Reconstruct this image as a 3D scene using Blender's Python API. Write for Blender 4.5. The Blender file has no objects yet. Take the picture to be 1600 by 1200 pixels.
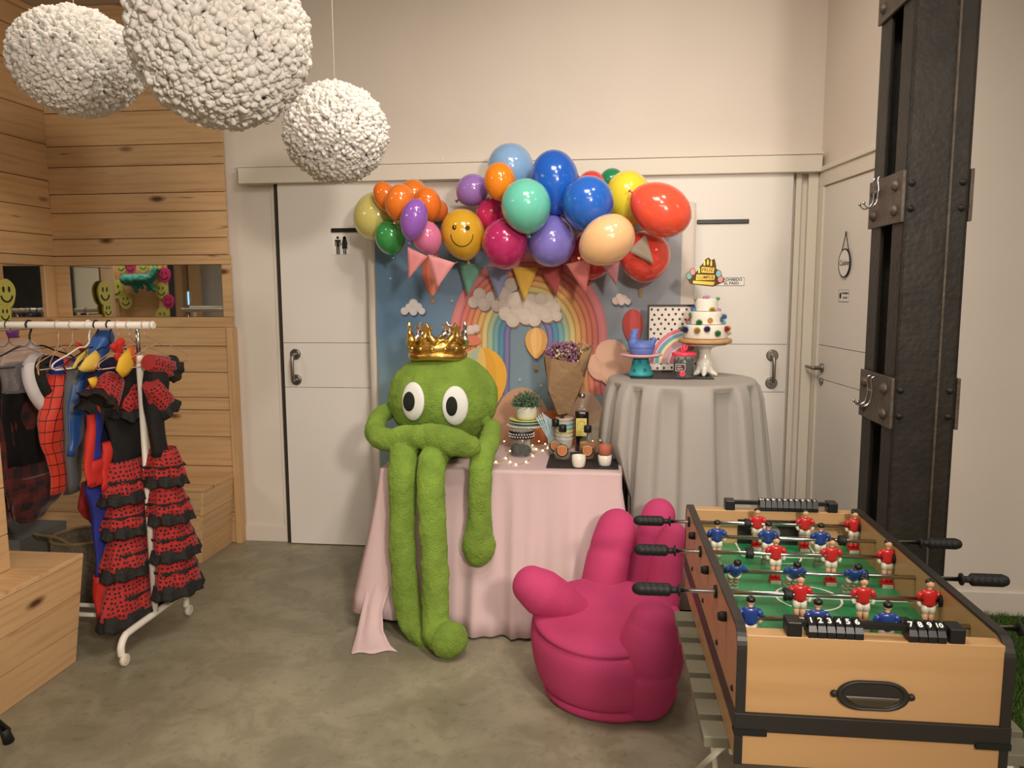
import bpy, bmesh, math, random
from mathutils import Vector, Matrix, noise as mnoise
from math import sin, cos, pi, radians as R, sqrt
random.seed(7)
SC = bpy.context.scene
COL = SC.collection
# ------------------------------------------------------------------ camera
CAMZ, FPX = 1.6, 1200.0
YAW, PITCH, ROLL = R(6.5), R(6.9), R(-0.25)
fw = Vector((-sin(YAW)*cos(PITCH), cos(YAW)*cos(PITCH), -sin(PITCH)))
rt0 = Vector((cos(YAW), sin(YAW), 0)); up0 = rt0.cross(fw)
rt = rt0*cos(ROLL)+up0*sin(ROLL); up = up0*cos(ROLL)-rt0*sin(ROLL)
cam = bpy.data.cameras.new('camera'); camo = bpy.data.objects.new('camera', cam); COL.objects.link(camo)
cam.sensor_fit = 'HORIZONTAL'; cam.sensor_width = 36; cam.lens = 36*FPX/1600; cam.clip_start = 0.05
m = Matrix((rt, up, -fw)).transposed().to_4x4(); m.translation = Vector((0, 0, CAMZ)); camo.matrix_world = m
SC.camera = camo
def at(px, py, X=None, Y=None, Z=None):
    """measured pixel of the photograph -> point of the room on a known plane"""
    d = rt*(px-800)/FPX + up*(600-py)/FPX + fw
    t = X/d.x if X is not None else (Y/d.y if Y is not None else (Z-CAMZ)/d.z)
    return Vector((0, 0, CAMZ)) + d*t
def mpp(Y):            # metres per photo pixel at that depth
    return Y*1.0/FPX
# ------------------------------------------------------------------ view, world, lights
vs = SC.view_settings
vs.view_transform = 'Standard'; vs.look = 'None'; vs.gamma = 1; vs.use_curve_mapping = False
vs.exposure = 0.68
W = bpy.data.worlds.new('world'); SC.world = W; W.use_nodes = True
W.node_tree.nodes['Background'].inputs[0].default_value = (1, .85, .7, 1)
W.node_tree.nodes['Background'].inputs[1].default_value = 0.15
def area(name, loc, size, power, col, aim=None, sy=None, shape='RECTANGLE'):
    l = bpy.data.lights.new(name, 'AREA'); l.shape = shape; l.size = size; l.size_y = sy or size
    l.energy = power; l.color = col
    o = bpy.data.objects.new(name, l); COL.objects.link(o); o.location = loc
    if aim: o.rotation_euler = (Vector(aim)-Vector(loc)).to_track_quat('-Z', 'Y').to_euler()
    return o
def spot(name, loc, aim, power, col, ang=70, blend=.6, rad=.05):
    l = bpy.data.lights.new(name, 'SPOT'); l.energy = power; l.color = col; l.spot_size = R(ang); l.spot_blend = blend
    l.shadow_soft_size = rad
    o = bpy.data.objects.new(name, l); COL.objects.link(o); o.location = loc
    o.rotation_euler = (Vector(aim)-Vector(loc)).to_track_quat('-Z', 'Y').to_euler()
    return o
WARM = (1, .90, .79)
area('added_fill_near', (0.5, -2.0, 3.28), 2.4, 105, WARM)  # unseen soft light added behind the camera for flat, even fill
area('added_fill_left', (-5.6, 0.4, 3.28), 1.6, 50, WARM)  # added fill for the far left part of the room, no fixture seen
area('added_fill_right', (3.0, 1.6, 3.28), 1.2, 22, WARM)  # soft overhead fill added on the right, not a known fixture
area('added_fill_middle', (-0.2, 2.3, 3.30), 0.7, 20, WARM)  # small added fill above the middle, stands for no visible lamp
spot('track_spot_key', (1.1, -0.8, 2.42), (-1.9, 4.5, 1.7), 205, (1, .89, .77), 80, .7, .17)
spot('track_spot_table', (0.3, 1.6, 3.25), (-0.2, 4.4, 1.2), 48, (1, .91, .81), 90, .9, .09)
spot('track_spot_wall', (0.55, 2.9, 3.28), (0.6, 4.6, 2.5), 26, (1, .89, .76), 130, 1, .12)
spot('track_spot_pompom', (-1.75, 2.3, 3.28), (-1.8, 2.7, 2.3), 16, (1, .9, .75), 100, .8, .05)
# ------------------------------------------------------------------ materials
def lin(c):
    if max(c) > 1: c = [x/255 for x in c]
    return tuple((x/12.92 if x <= .04045 else ((x+.055)/1.055)**2.4) for x in c[:3])+(1,)
MATS = {}
def M(name, col, rough=.5, metal=0, bump=0, bs=60, sheen=0, trans=0, ior=1.45, coat=0, emit=0, var=0, vs_=6, sss=0, alpha=1, spec=.5):
    if name in MATS: return MATS[name]
    m = bpy.data.materials.new(name); m.use_nodes = True; MATS[name] = m
    nt = m.node_tree; b = nt.nodes['Principled BSDF']
    b.inputs['Base Color'].default_value = lin(col); b.inputs['Roughness'].default_value = rough
    b.inputs['Metallic'].default_value = metal; b.inputs['Transmission Weight'].default_value = trans
    b.inputs['IOR'].default_value = ior; b.inputs['Coat Weight'].default_value = coat; b.inputs['Coat Roughness'].default_value = .08
    b.inputs['Sheen Weight'].default_value = sheen; b.inputs['Alpha'].default_value = alpha
    b.inputs['Specular IOR Level'].default_value = spec
    if sheen: b.inputs['Sheen Tint'].default_value = lin(col); b.inputs['Sheen Roughness'].default_value = .4
    if sss: b.inputs['Subsurface Weight'].default_value = sss; b.inputs['Subsurface Radius'].default_value = (.05, .03, .02)
    if emit: b.inputs['Emission Color'].default_value = lin(col); b.inputs['Emission Strength'].default_value = emit
    tc = None
    if bump or var:
        tc = nt.nodes.new('ShaderNodeTexCoord')
    if bump:
        n = nt.nodes.new('ShaderNodeTexNoise'); n.inputs['Scale'].default_value = bs; n.inputs['Detail'].default_value = 4
        bp = nt.nodes.new('ShaderNodeBump'); bp.inputs['Strength'].default_value = bump; bp.inputs['Distance'].default_value = .01
        nt.links.new(tc.outputs['Object'], n.inputs['Vector']); nt.links.new(n.outputs['Fac'], bp.inputs['Height'])
        nt.links.new(bp.outputs['Normal'], b.inputs['Normal'])
    if var:
        n2 = nt.nodes.new('ShaderNodeTexNoise'); n2.inputs['Scale'].default_value = vs_; n2.inputs['Detail'].default_value = 5
        mx = nt.nodes.new('ShaderNodeMix'); mx.data_type = 'RGBA'
        c = lin(col); mx.inputs[6].default_value = tuple(x*(1-var) for x in c[:3])+(1,)
        mx.inputs[7].default_value = tuple(min(1, x*(1+var*.6)) for x in c[:3])+(1,)
        mr = nt.nodes.new('ShaderNodeMapRange'); mr.inputs[1].default_value = .3; mr.inputs[2].default_value = .7
        nt.links.new(tc.outputs['Object'], n2.inputs['Vector']); nt.links.new(n2.outputs['Fac'], mr.inputs[0])
        nt.links.new(mr.outputs[0], mx.inputs[0]); nt.links.new(mx.outputs[2], b.inputs['Base Color'])
    return m
def vcol_mat(name, rough=.8, noise_amt=.08, sheen=0):
    m = bpy.data.materials.new(name); m.use_nodes = True; nt = m.node_tree; b = nt.nodes['Principled BSDF']
    a = nt.nodes.new('ShaderNodeVertexColor'); a.layer_name = 'Col'
    nt.links.new(a.outputs[0], b.inputs['Base Color']); b.inputs['Roughness'].default_value = rough
    return m
def wood(name, axis, base=(208, 170, 124), dark=(184, 142, 98), plankvar=.22, knots=True, scale=1.0, rough=.55):
    """pine boards: grain runs along the axis, every board (mesh island) gets its own tone"""
    m = bpy.data.materials.new(name); m.use_nodes = True; nt = m.node_tree; b = nt.nodes['Principled BSDF']; L = nt.links.new
    N = lambda t: nt.nodes.new('ShaderNode'+t)
    tc = N('TexCoord'); geo = N('NewGeometry')
    sep = N('CombineXYZ'); rr = N('Math'); rr.operation = 'MULTIPLY'; rr.inputs[1].default_value = 37
    L(geo.outputs['Random Per Island'], rr.inputs[0])
    for i in range(3): L(rr.outputs[0], sep.inputs[i])
    add = N('VectorMath'); L(tc.outputs['Object'], add.inputs[0]); L(sep.outputs[0], add.inputs[1])
    mp = N('Mapping'); s = [14*scale]*3; s[axis] = 1.1*scale; mp.inputs['Scale'].default_value = s; L(add.outputs[0], mp.inputs[0])
    n = N('TexNoise'); n.inputs['Scale'].default_value = 2.2; n.inputs['Detail'].default_value = 7; n.inputs['Distortion'].default_value = .6; L(mp.outputs[0], n.inputs[0])
    w = N('TexWave'); w.wave_type = 'BANDS'; w.bands_direction = ['Y', 'X', 'X'][axis] if axis != 2 else 'X'
    w.bands_direction = {0: 'Z', 1: 'Z', 2: 'X'}[axis]
    w.inputs['Scale'].default_value = .55; w.inputs['Distortion'].default_value = 9; w.inputs['Detail'].default_value = 3; w.inputs['Detail Scale'].default_value = .8; L(mp.outputs[0], w.inputs[0])
    r1 = N('ValToRGB'); r1.color_ramp.elements[0].color = lin(dark); r1.color_ramp.elements[1].color = lin(base)
    r1.color_ramp.elements[0].position = .22; r1.color_ramp.elements[1].position = .62
    mxw = N('Math'); mxw.operation = 'MULTIPLY_ADD'; mxw.inputs[1].default_value = .16; L(w.outputs['Fac'], mxw.inputs[0]); L(n.outputs['Fac'], mxw.inputs[2])
    L(mxw.outputs[0], r1.inputs[0])
    hsv = N('HueSaturation'); L(r1.outputs[0], hsv.inputs['Color'])
    mr = N('MapRange'); mr.inputs[3].default_value = 1-plankvar*.5; mr.inputs[4].default_value = 1+plankvar*.35; L(geo.outputs['Random Per Island'], mr.inputs[0]); L(mr.outputs[0], hsv.inputs['Value'])
    out = hsv.outputs[0]
    if knots:
        mp2 = N('Mapping'); s2 = [7.0]*3; s2[axis] = 2.6; mp2.inputs['Scale'].default_value = s2; L(add.outputs[0], mp2.inputs[0])
        v = N('TexVoronoi'); v.inputs['Scale'].default_value = .8; L(mp2.outputs[0], v.inputs[0])
        r2 = N('ValToRGB'); r2.color_ramp.elements[0].color = (1, 1, 1, 1); r2.color_ramp.elements[0].position = .05
        r2.color_ramp.elements[1].color = (0, 0, 0, 1); r2.color_ramp.elements[1].position = .14
        L(v.outputs['Distance'], r2.inputs[0])
        mx = N('Mix'); mx.data_type = 'RGBA'; mx.inputs[7].default_value = lin((88, 52, 26)); L(r2.outputs[0], mx.inputs[0]); L(out, mx.inputs[6]); out = mx.outputs[2]
        # dark streaks along the grain
        n3 = N('TexNoise'); mp3 = N('Mapping'); s3 = [22.0]*3; s3[axis] = 2.3; mp3.inputs['Scale'].default_value = s3; L(add.outputs[0], mp3.inputs[0]); L(mp3.outputs[0], n3.inputs[0]); n3.inputs['Scale'].default_value = 1; n3.inputs['Detail'].default_value = 3
        r3 = N('ValToRGB'); r3.color_ramp.elements[0].position = .69; r3.color_ramp.elements[0].color = (0, 0, 0, 1); r3.color_ramp.elements[1].position = .75; r3.color_ramp.elements[1].color = (.8, .8, .8, 1); L(n3.outputs['Fac'], r3.inputs[0])
        mx3 = N('Mix'); mx3.data_type = 'RGBA'; mx3.inputs[7].default_value = lin((105, 66, 36)); L(r3.outputs[0], mx3.inputs[0]); L(out, mx3.inputs[6]); out = mx3.outputs[2]
    L(out, b.inputs['Base Color']); b.inputs['Roughness'].default_value = rough
    bp = N('Bump'); bp.inputs['Strength'].default_value = .15; bp.inputs['Distance'].default_value = .004; L(n.outputs['Fac'], bp.inputs['Height']); L(bp.outputs[0], b.inputs['Normal'])
    return m
def uvpat(name, kind, c1, c2, s=1.0, rough=.8, sheen=.2):
    """fabric patterns in UV metres: dots, web, plaid, stripes, chips"""
    m = bpy.data.materials.new(name); m.use_nodes = True; nt = m.node_tree; b = nt.nodes['Principled BSDF']; L = nt.links.new
    N = lambda t: nt.nodes.new('ShaderNode'+t)
    uv = N('UVMap'); uv.uv_map = 'UVMap'
    mix = N('Mix'); mix.data_type = 'RGBA'; mix.inputs[6].default_value = lin(c1); mix.inputs[7].default_value = lin(c2)
    def lines(axis, per, wid):
        sp = N('SeparateXYZ'); L(uv.outputs[0], sp.inputs[0])
        md = N('Math'); md.operation = 'PINGPONG'; md.inputs[1].default_value = per/2; L(sp.outputs[axis], md.inputs[0])
        lt = N('Math'); lt.operation = 'LESS_THAN'; lt.inputs[1].default_value = wid; L(md.outputs[0], lt.inputs[0]); return lt.outputs[0]
    if kind == 'dots':
        v = N('TexVoronoi'); v.voronoi_dimensions = '2D'; v.inputs['Scale'].default_value = s; v.inputs['Randomness'].default_value = .35; L(uv.outputs[0], v.inputs['Vector'])
        lt = N('Math'); lt.operation = 'LESS_THAN'; lt.inputs[1].default_value = .27; L(v.outputs['Distance'], lt.inputs[0]); L(lt.outputs[0], mix.inputs[0])
    elif kind == 'web':
        a = lines(0, .052/s, .0022); c = lines(1, .06/s, .0022)
        mx = N('Math'); mx.operation = 'MAXIMUM'; L(a, mx.inputs[0]); L(c, mx.inputs[1]); L(mx.outputs[0], mix.inputs[0])
    elif kind == 'plaid':
        a = lines(0, .08/s, .02/s); c = lines(1, .08/s, .02/s)
        mx = N('Math'); mx.operation = 'ADD'; L(a, mx.inputs[0]); L(c, mx.inputs[1]); h = N('Math'); h.operation = 'MULTIPLY'; h.inputs[1].default_value = .5; L(mx.outputs[0], h.inputs[0]); L(h.outputs[0], mix.inputs[0])
    elif kind == 'stripes':
        a = lines(0, .012/s, .003/s); L(a, mix.inputs[0])
    L(mix.outputs[2], b.inputs['Base Color']); b.inputs['Roughness'].default_value = rough; b.inputs['Sheen Weight'].default_value = sheen
    return m
# ------------------------------------------------------------------ mesh builder
class MB:
    def __init__(s): s.v = []; s.f = []; s.mi = []; s.sm = []; s.uv = []; s.fc = []; s.mats = []; s.T = Matrix.Identity(4); s.cur = 0; s.col = None
    def mat(s, m):
        if m not in s.mats: s.mats.append(m)
        s.cur = s.mats.index(m); return s
    def V(s, p): s.v.append(tuple(s.T @ Vector(p))); return len(s.v)-1
    def F(s, idx, smooth=False, uv=None, col=None):
        s.f.append(tuple(idx)); s.mi.append(s.cur); s.sm.append(smooth); s.uv.append(uv); s.fc.append(col or s.col)
    def box(s, c, d, rz=0, rx=0, ry=0):
        h = [x/2 for x in d]; Q = Matrix.Translation(c) @ Matrix.Rotation(rz, 4, 'Z') @ Matrix.Rotation(ry, 4, 'Y') @ Matrix.Rotation(rx, 4, 'X')
        i = [s.V(Q @ Vector((a*h[0], b*h[1], e*h[2]))) for a in (-1, 1) for b in (-1, 1) for e in (-1, 1)]
        for q in ((0, 1, 3, 2), (4, 6, 7, 5), (0, 4, 5, 1), (2, 3, 7, 6), (0, 2, 6, 4), (1, 5, 7, 3)): s.F([i[k] for k in q])
        return s
    def b2(s, lo, hi): return s.box([(a+b)/2 for a, b in zip(lo, hi)], [abs(b-a) for a, b in zip(lo, hi)])
    def loft(s, rings, caps=(True, True), closed=True, smooth=True):
        n = len(rings[0]); base = []
        for r in rings: base.append([s.V(p) for p in r])
        vv = 0
        for j in range(len(rings)-1):
            a, b = rings[j], rings[j+1]; dv = (Vector(a[0])-Vector(b[0])).length; uu = 0
            for i in range(n if closed else n-1):
                k = (i+1) % n; du = (Vector(a[k])-Vector(a[i])).length
                if s.fixu: du = s.fixu/n
                s.F((base[j][i], base[j][k], base[j+1][k], base[j+1][i]), smooth, [(uu, vv), (uu+du, vv), (uu+du, vv+dv), (uu, vv+dv)]); uu += du
            vv += dv
        if caps[0]: s.F(base[0][::-1], False)
        if caps[1]: s.F(base[-1], False)
        return s
    fixu = None
    def lathe(s, prof, c=(0, 0, 0), seg=24, axis=None, caps=(True, True), smooth=True, sx=1, sy=1):
        Q = Matrix.Identity(3) if axis is None else Vector((0, 0, 1)).rotation_difference(Vector(axis)).to_matrix()
        c = Vector(c)
        return s.loft([[tuple(c+Q @ Vector((r*cos(2*pi*i/seg)*sx, r*sin(2*pi*i/seg)*sy, z))) for i in range(seg)] for r, z in prof], caps, True, smooth)
    def cyl(s, a, b, r, r2=None, seg=14, smooth=True):
        a = Vector(a); b = Vector(b); L = (b-a).length
        return s.lathe([(r, 0), (r if r2 is None else r2, L)], a, seg, b-a, smooth=smooth)
    def tube(s, pts, r, seg=10, caps=(True, True), flat=1.0):
        pts = [Vector(p) for p in pts]; n = len(pts)
        rs = r if isinstance(r, (list, tuple)) else [r]*n
        rings = []; prev = None
        for i, p in enumerate(pts):
            d = (pts[min(i+1, n-1)]-pts[max(i-1, 0)]).normalized()
            if prev is None:
                a = d.cross(Vector((0, 0, 1)));
                if a.length < .1: a = d.cross(Vector((0, 1, 0)))
                a.normalize()
            else:
                a = prev-d*prev.dot(d); a.normalize()
            prev = a; b = d.cross(a)
            rings.append([tuple(p+a*cos(2*pi*k/seg)*rs[i]+b*sin(2*pi*k/seg)*rs[i]*flat) for k in range(seg)])
        return s.loft(rings, caps)
    def ball(s, c, r, seg=16, rings=10, rot=None):
        r = r if isinstance(r, (list, tuple)) else (r, r, r); c = Vector(c); Q = rot or Matrix.Identity(3)
        top = s.V(c+Q @ Vector((0, 0, r[2]))); rr = []
        for j in range(1, rings):
            t = pi*j/rings; rr.append([s.V(c+Q @ Vector((r[0]*sin(t)*cos(2*pi*i/seg), r[1]*sin(t)*sin(2*pi*i/seg), r[2]*cos(t)))) for i in range(seg)])
        bot = s.V(c-Q @ Vector((0, 0, r[2])))
        for i in range(seg):
            k = (i+1) % seg; s.F((top, rr[0][i], rr[0][k]), True); s.F((bot, rr[-1][k], rr[-1][i]), True)
            for j in range(rings-2): s.F((rr[j][i], rr[j+1][i], rr[j+1][k], rr[j][k]), True)
        return s
    def prism(s, out, t, Q=None):
        """outline in local xy, thickness t along local z; Q 4x4 places it"""
        Q = Q or Matrix.Identity(4); n = len(out)
        a = [s.V(Q @ Vector((x, y, 0))) for x, y in out]; b = [s.V(Q @ Vector((x, y, t))) for x, y in out]
        s.F(a[::-1]); s.F(b)
        for i in range(n): k = (i+1) % n; s.F((a[i], a[k], b[k], b[i]))
        return s
    def build(s, name, m=None, parent=None, bevel=0, sub=0, solid=0, bseg=2):
        if m is not None and not s.mats: s.mats = [m]
        me = bpy.data.meshes.new(name); me.from_pydata(s.v, [], s.f)
        for x in s.mats: me.materials.append(x)
        me.polygons.foreach_set('material_index', s.mi); me.polygons.foreach_set('use_smooth', s.sm)
        if any(u is not None for u in s.uv):
            ul = me.uv_layers.new(name='UVMap'); li = 0
            for f, u in zip(s.f, s.uv):
                for k in range(len(f)):
                    if u is not None: ul.data[li].uv = u[k]
                    li += 1
        if any(c is not None for c in s.fc):
            ca = me.color_attributes.new('Col', 'FLOAT_COLOR', 'CORNER'); li = 0
            for f, c in zip(s.f, s.fc):
                for k in range(len(f)):
                    cc = c[k] if isinstance(c, list) else c
                    ca.data[li].color = cc or (1, 1, 1, 1); li += 1
        me.validate(); me.update()
        o = bpy.data.objects.new(name, me); COL.objects.link(o)
        if parent is not None:
            o.parent = parent
            o.matrix_parent_inverse = Matrix.Translation(-parent.location) if parent.type == 'EMPTY' and not parent.rotation_euler.z else Matrix.Identity(4)
            if parent.type != 'EMPTY': o.matrix_parent_inverse = Matrix.Identity(4)
        if bevel:
            md = o.modifiers.new('bevel', 'BEVEL'); md.width = bevel; md.segments = bseg; md.limit_method = 'ANGLE'; md.angle_limit = R(40)
        if solid:
            md = o.modifiers.new('solid', 'SOLIDIFY'); md.thickness = solid; md.offset = 0
        if sub:
            md = o.modifiers.new('sub', 'SUBSURF'); md.levels = sub; md.render_levels = sub
        return o
def thing(name, label, cat, loc=(0, 0, 0), group=None):
    o = bpy.data.objects.new(name, None); COL.objects.link(o); o.location = loc; o.empty_display_size = .05
    tag(o, label, cat, group); return o
def tag(o, label, cat, group=None, kind=None):
    o['label'] = label; o['category'] = cat
    if group: o['group'] = group
    if kind: o['kind'] = kind
    return o
def struct(o): o['kind'] = 'structure'; return o
def copy_tree(o, parent=None):
    c = o.copy(); COL.objects.link(c)
    if parent is not None: c.parent = parent
    for ch in list(o.children): copy_tree(ch, c)
    return c
def baked(mb, name, mods, parent=None, mats=None):
    """build with modifiers (remesh, smooth, displace) and keep the result as one mesh"""
    o = mb.build(name); [f(o) for f in mods]
    dg = bpy.context.evaluated_depsgraph_get(); dg.update()
    me = bpy.data.meshes.new_from_object(o.evaluated_get(dg)); me.name = name
    bpy.data.objects.remove(o)
    me.materials.clear()
    for x in (mats or mb.mats): me.materials.append(x)
    for p in me.polygons: p.use_smooth = True
    q = bpy.data.objects.new(name, me); COL.objects.link(q)
    if parent is not None: q.parent = parent; q.matrix_parent_inverse = Matrix.Translation(-parent.location)
    return q
def remesh(v):
    def f(o):
        m = o.modifiers.new('r', 'REMESH'); m.mode = 'VOXEL'; m.voxel_size = v; m.use_smooth_shade = True
    return f
def smooth(it, fac=.5):
    def f(o): m = o.modifiers.new('s', 'SMOOTH'); m.iterations = it; m.factor = fac
    return f
def displace(st, size, kind='CLOUDS'):
    def f(o):
        t = bpy.data.textures.new('t', kind); t.noise_scale = size
        m = o.modifiers.new('d', 'DISPLACE'); m.texture = t; m.strength = st; m.mid_level = .5; m.texture_coords = 'LOCAL'
    return f
def text_into(mb, s, size, Q, depth=.0006, spacing=1.0, shear=0, bold=0, ax='CENTER'):
    """letters as flat mesh, local x right, y up, facing +z, placed by Q"""
    c = bpy.data.curves.new('t', 'FONT'); c.body = s; c.size = size; c.align_x = ax; c.align_y = 'CENTER'; c.space_character = spacing
    c.extrude = depth/2; c.shear = shear; c.offset = bold; c.resolution_u = 3
    o = bpy.data.objects.new('t', c); COL.objects.link(o)
    dg = bpy.context.evaluated_depsgraph_get(); dg.update()
    me = o.evaluated_get(dg).to_mesh(); vs0 = [v.co.copy() for v in me.vertices]; fs = [tuple(p.vertices) for p in me.polygons]
    o.evaluated_get(dg).to_mesh_clear(); bpy.data.objects.remove(o)
    ids = [mb.V(Q @ v) for v in vs0]
    for f in fs: mb.F([ids[k] for k in f])
def wallQ(c, rz=0):       # local x right, local y up, local z towards the viewer (-Y)
    return Matrix.Translation(c) @ Matrix.Rotation(rz, 4, 'Z') @ Matrix.Rotation(pi/2, 4, 'X')
def ell(c, a, b, n=24, rip=0, k=6, ph=0, yaw=0, jit=0):
    out = []
    for i in range(n):
        t = 2*pi*i/n; q = 1+rip*cos(k*t+ph)+(rip*.5*cos((k*2+1)*t+ph*2) if rip else 0)
        x, y = a*cos(t)*q, b*sin(t)*q
        out.append((c[0]+x*cos(yaw)-y*sin(yaw), c[1]+x*sin(yaw)+y*cos(yaw), c[2]+(jit*sin(k*t+ph) if jit else 0)))
    return out
def spline(pts, n=6):
    pts = [Vector(p) for p in pts]; out = []
    for i in range(len(pts)-1):
        p0, p1, p2, p3 = pts[max(i-1, 0)], pts[i], pts[i+1], pts[min(i+2, len(pts)-1)]
        for j in range(n):
            t = j/n; out.append(.5*((2*p1)+(-p0+p2)*t+(2*p0-5*p1+4*p2-p3)*t*t+(-p0+3*p1-3*p2+p3)*t**3))
    out.append(pts[-1]); return out
def lerp(a, b, t): return a+(b-a)*t
# common materials
white_wall = M('white_wall', (225, 215, 204), .75, bump=.05, bs=25, var=.04, vs_=1.5)
white_door = M('white_door', (228, 222, 214), .42)
white_metal = M('white_metal', (232, 226, 214), .35)
black_plastic = M('black_plastic', (22, 21, 21), .4)
chrome = M('chrome', (190, 190, 190), .18, 1)
steel = M('brushed_steel', (150, 146, 140), .35, 1)
glass = M('clear_glass', (150, 160, 156), .04, alpha=.14, spec=1, coat=1)
PW_X, PW_Y = wood('pine_x', 0), wood('pine_y', 1)
PW_Z = wood('pine_z', 2, knots=False)
# ================================================================== THE SETTING
FY = 4.614; CEIL = 3.325
def floor_mat():
    m = bpy.data.materials.new('polished_concrete'); m.use_nodes = True; nt = m.node_tree; b = nt.nodes['Principled BSDF']; L = nt.links.new
    N = lambda t: nt.nodes.new('ShaderNode'+t)
    tc = N('TexCoord'); n = N('TexNoise'); n.inputs['Scale'].default_value = 1.3; n.inputs['Detail'].default_value = 8; n.inputs['Distortion'].default_value = .35; L(tc.outputs['Object'], n.inputs[0])
    r = N('ValToRGB'); e = r.color_ramp.elements; e[0].position = .32; e[0].color = lin((124, 119, 100)); e[1].position = .66; e[1].color = lin((162, 155, 132)); L(n.outputs['Fac'], r.inputs[0])
    n2 = N('TexNoise'); n2.inputs['Scale'].default_value = 26; n2.inputs['Detail'].default_value = 6; L(tc.outputs['Object'], n2.inputs[0])
    r2 = N('ValToRGB'); e = r2.color_ramp.elements; e[0].position = .28; e[0].color = (.35, .35, .35, 1); e[1].position = .42; e[1].color = (1, 1, 1, 1); L(n2.outputs['Fac'], r2.inputs[0])
    mx = N('Mix'); mx.data_type = 'RGBA'; mx.blend_type = 'MULTIPLY'; mx.inputs[0].default_value = .35; L(r.outputs[0], mx.inputs[6]); L(r2.outputs[0], mx.inputs[7])
    n3 = N('TexNoise'); n3.inputs['Scale'].default_value = 4.5; n3.inputs['Detail'].default_value = 9; n3.inputs['Roughness'].default_value = .7; n3.inputs['Distortion'].default_value = .6; L(tc.outputs['Object'], n3.inputs[0])
    r3 = N('ValToRGB'); e = r3.color_ramp.elements; e[0].position = .44; e[0].color = (.62, .61, .57, 1); e[1].position = .56; e[1].color = (1, 1, 1, 1); L(n3.outputs['Fac'], r3.inputs[0])
    mx2 = N('Mix'); mx2.data_type = 'RGBA'; mx2.blend_type = 'MULTIPLY'; mx2.inputs[0].default_value = .5; L(mx.outputs[2], mx2.inputs[6]); L(r3.outputs[0], mx2.inputs[7])
    L(mx2.outputs[2], b.inputs['Base Color'])
    rr = N('MapRange'); rr.inputs[3].default_value = .28; rr.inputs[4].default_value = .6; L(n.outputs['Fac'], rr.inputs[0]); L(rr.outputs[0], b.inputs['Roughness'])
    bp = N('Bump'); bp.inputs['Strength'].default_value = .08; bp.inputs['Distance'].default_value = .01; L(n3.outputs['Fac'], bp.inputs['Height']); L(bp.outputs[0], b.inputs['Normal'])
    return m
struct(MB().b2((-10, -4.6, -.1), (5.1, 4.9, 0)).build('floor', floor_mat()))
struct(MB().b2((-10, -4.6, CEIL), (5.1, 4.9, CEIL+.1)).build('ceiling', M('ceiling_paint', (188, 176, 160), .85)))
struct(MB().b2((-10, FY, 0), (1.45, FY+.12, CEIL)).build('wall_back', white_wall))
Ax, Ay, Bx, By = 1.235, FY, 1.312, 3.88
sang = math.atan2(By-Ay, Bx-Ax)
TS = Matrix.Translation((Ax, Ay, 0)) @ Matrix.Rotation(sang, 4, 'Z')       # local x runs along the side wall towards the camera, local +y into the wall
sl = sqrt((Bx-Ax)**2+(By-Ay)**2)
mb = MB(); mb.T = TS; mb.b2((0, 0, 0), (sl, .1, CEIL)); struct(mb.build('wall_side', white_wall))
struct(MB().b2((Bx, By, 0), (5.1, By+.12, CEIL)).build('wall_right_back', white_wall))
struct(MB().b2((5.0, -4.6, 0), (5.1, By, CEIL)).build('wall_right', white_wall))
struct(MB().b2((-10, -4.6, 0), (5, -4.5, CEIL)).build('wall_front', M('cream_wall', (206, 198, 184), .8)))
struct(MB().b2((-10, -4.5, 0), (-9.9, FY, CEIL)).build('wall_left', M('far_wall', (196, 190, 176), .8)))
struct(MB().b2((1.33, By-.014, 0), (4.99, By-.001, .12)).build('baseboard_right', white_wall, bevel=.003))
struct(MB().b2((-2.27, FY-.014, 0), (-1.985, FY-.001, .105)).build('baseboard_back', white_wall, bevel=.003))
# head rail over the two sliding doors, door leaves, jambs
mb = MB().b2((-2.17, FY-.09, 2.25), (1.217, FY-.001, 2.345)).b2((-2.175, FY-.10, 2.343), (1.22, FY-.001, 2.357))
struct(mb.build('trim_1', M('trim_white', (226, 218, 204), .55), bevel=.003))
mb = MB()
for px, py in ((560, 247), (692, 249), (983, 247), (1262, 239)): p = at(px, py, Y=FY); mb.cyl((p.x, FY-.012, p.z), (p.x, FY+.001, p.z), .009)
struct(mb.build('trim_2', white_door))
groove = M('door_groove', (176, 168, 158), .6)
def sliding(name, x0, x1):
    mb = MB().b2((x0, FY-.05, .008), (x1, FY-.012, 1.01)).b2((x0, FY-.05, 1.013), (x1, FY-.012, 1.287)).b2((x0, FY-.05, 1.29), (x1, FY-.012, 2.252))
    d = struct(mb.build(name, white_door)); return d
d1 = sliding('door_1', -1.944, -1.05); d2 = sliding('door_2', .18, 1.075)
def grip(x, z0, z1, par):
    y = FY-.05; mb = MB()
    mb.tube(spline([(x, y, z0), (x, y-.035, z0+.002), (x, y-.055, z0+.03), (x, y-.055, z1-.03), (x, y-.035, z1-.002), (x, y, z1)], 5), .0105, 12)
    for z in (z0, z1): mb.lathe([(.034, 0), (.034, .006), (.028, .012)], (x, y, z), 24, (0, -1, 0))
    mb.build('door_handle', steel, par)
hp = at(461, 546, Y=4.56), at(461, 601, Y=4.56); grip(hp[0].x, hp[1].z+.03, hp[0].z-.03, d1)
grip(at(1206, 575, Y=4.56).x, 1.065, 1.225, d2)
MB().b2((-1.975, FY-.03, 0), (-1.946, FY-.001, 2.25)).build('door_seal', M('dark_seal', (52, 46, 40), .7), d1)
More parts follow.
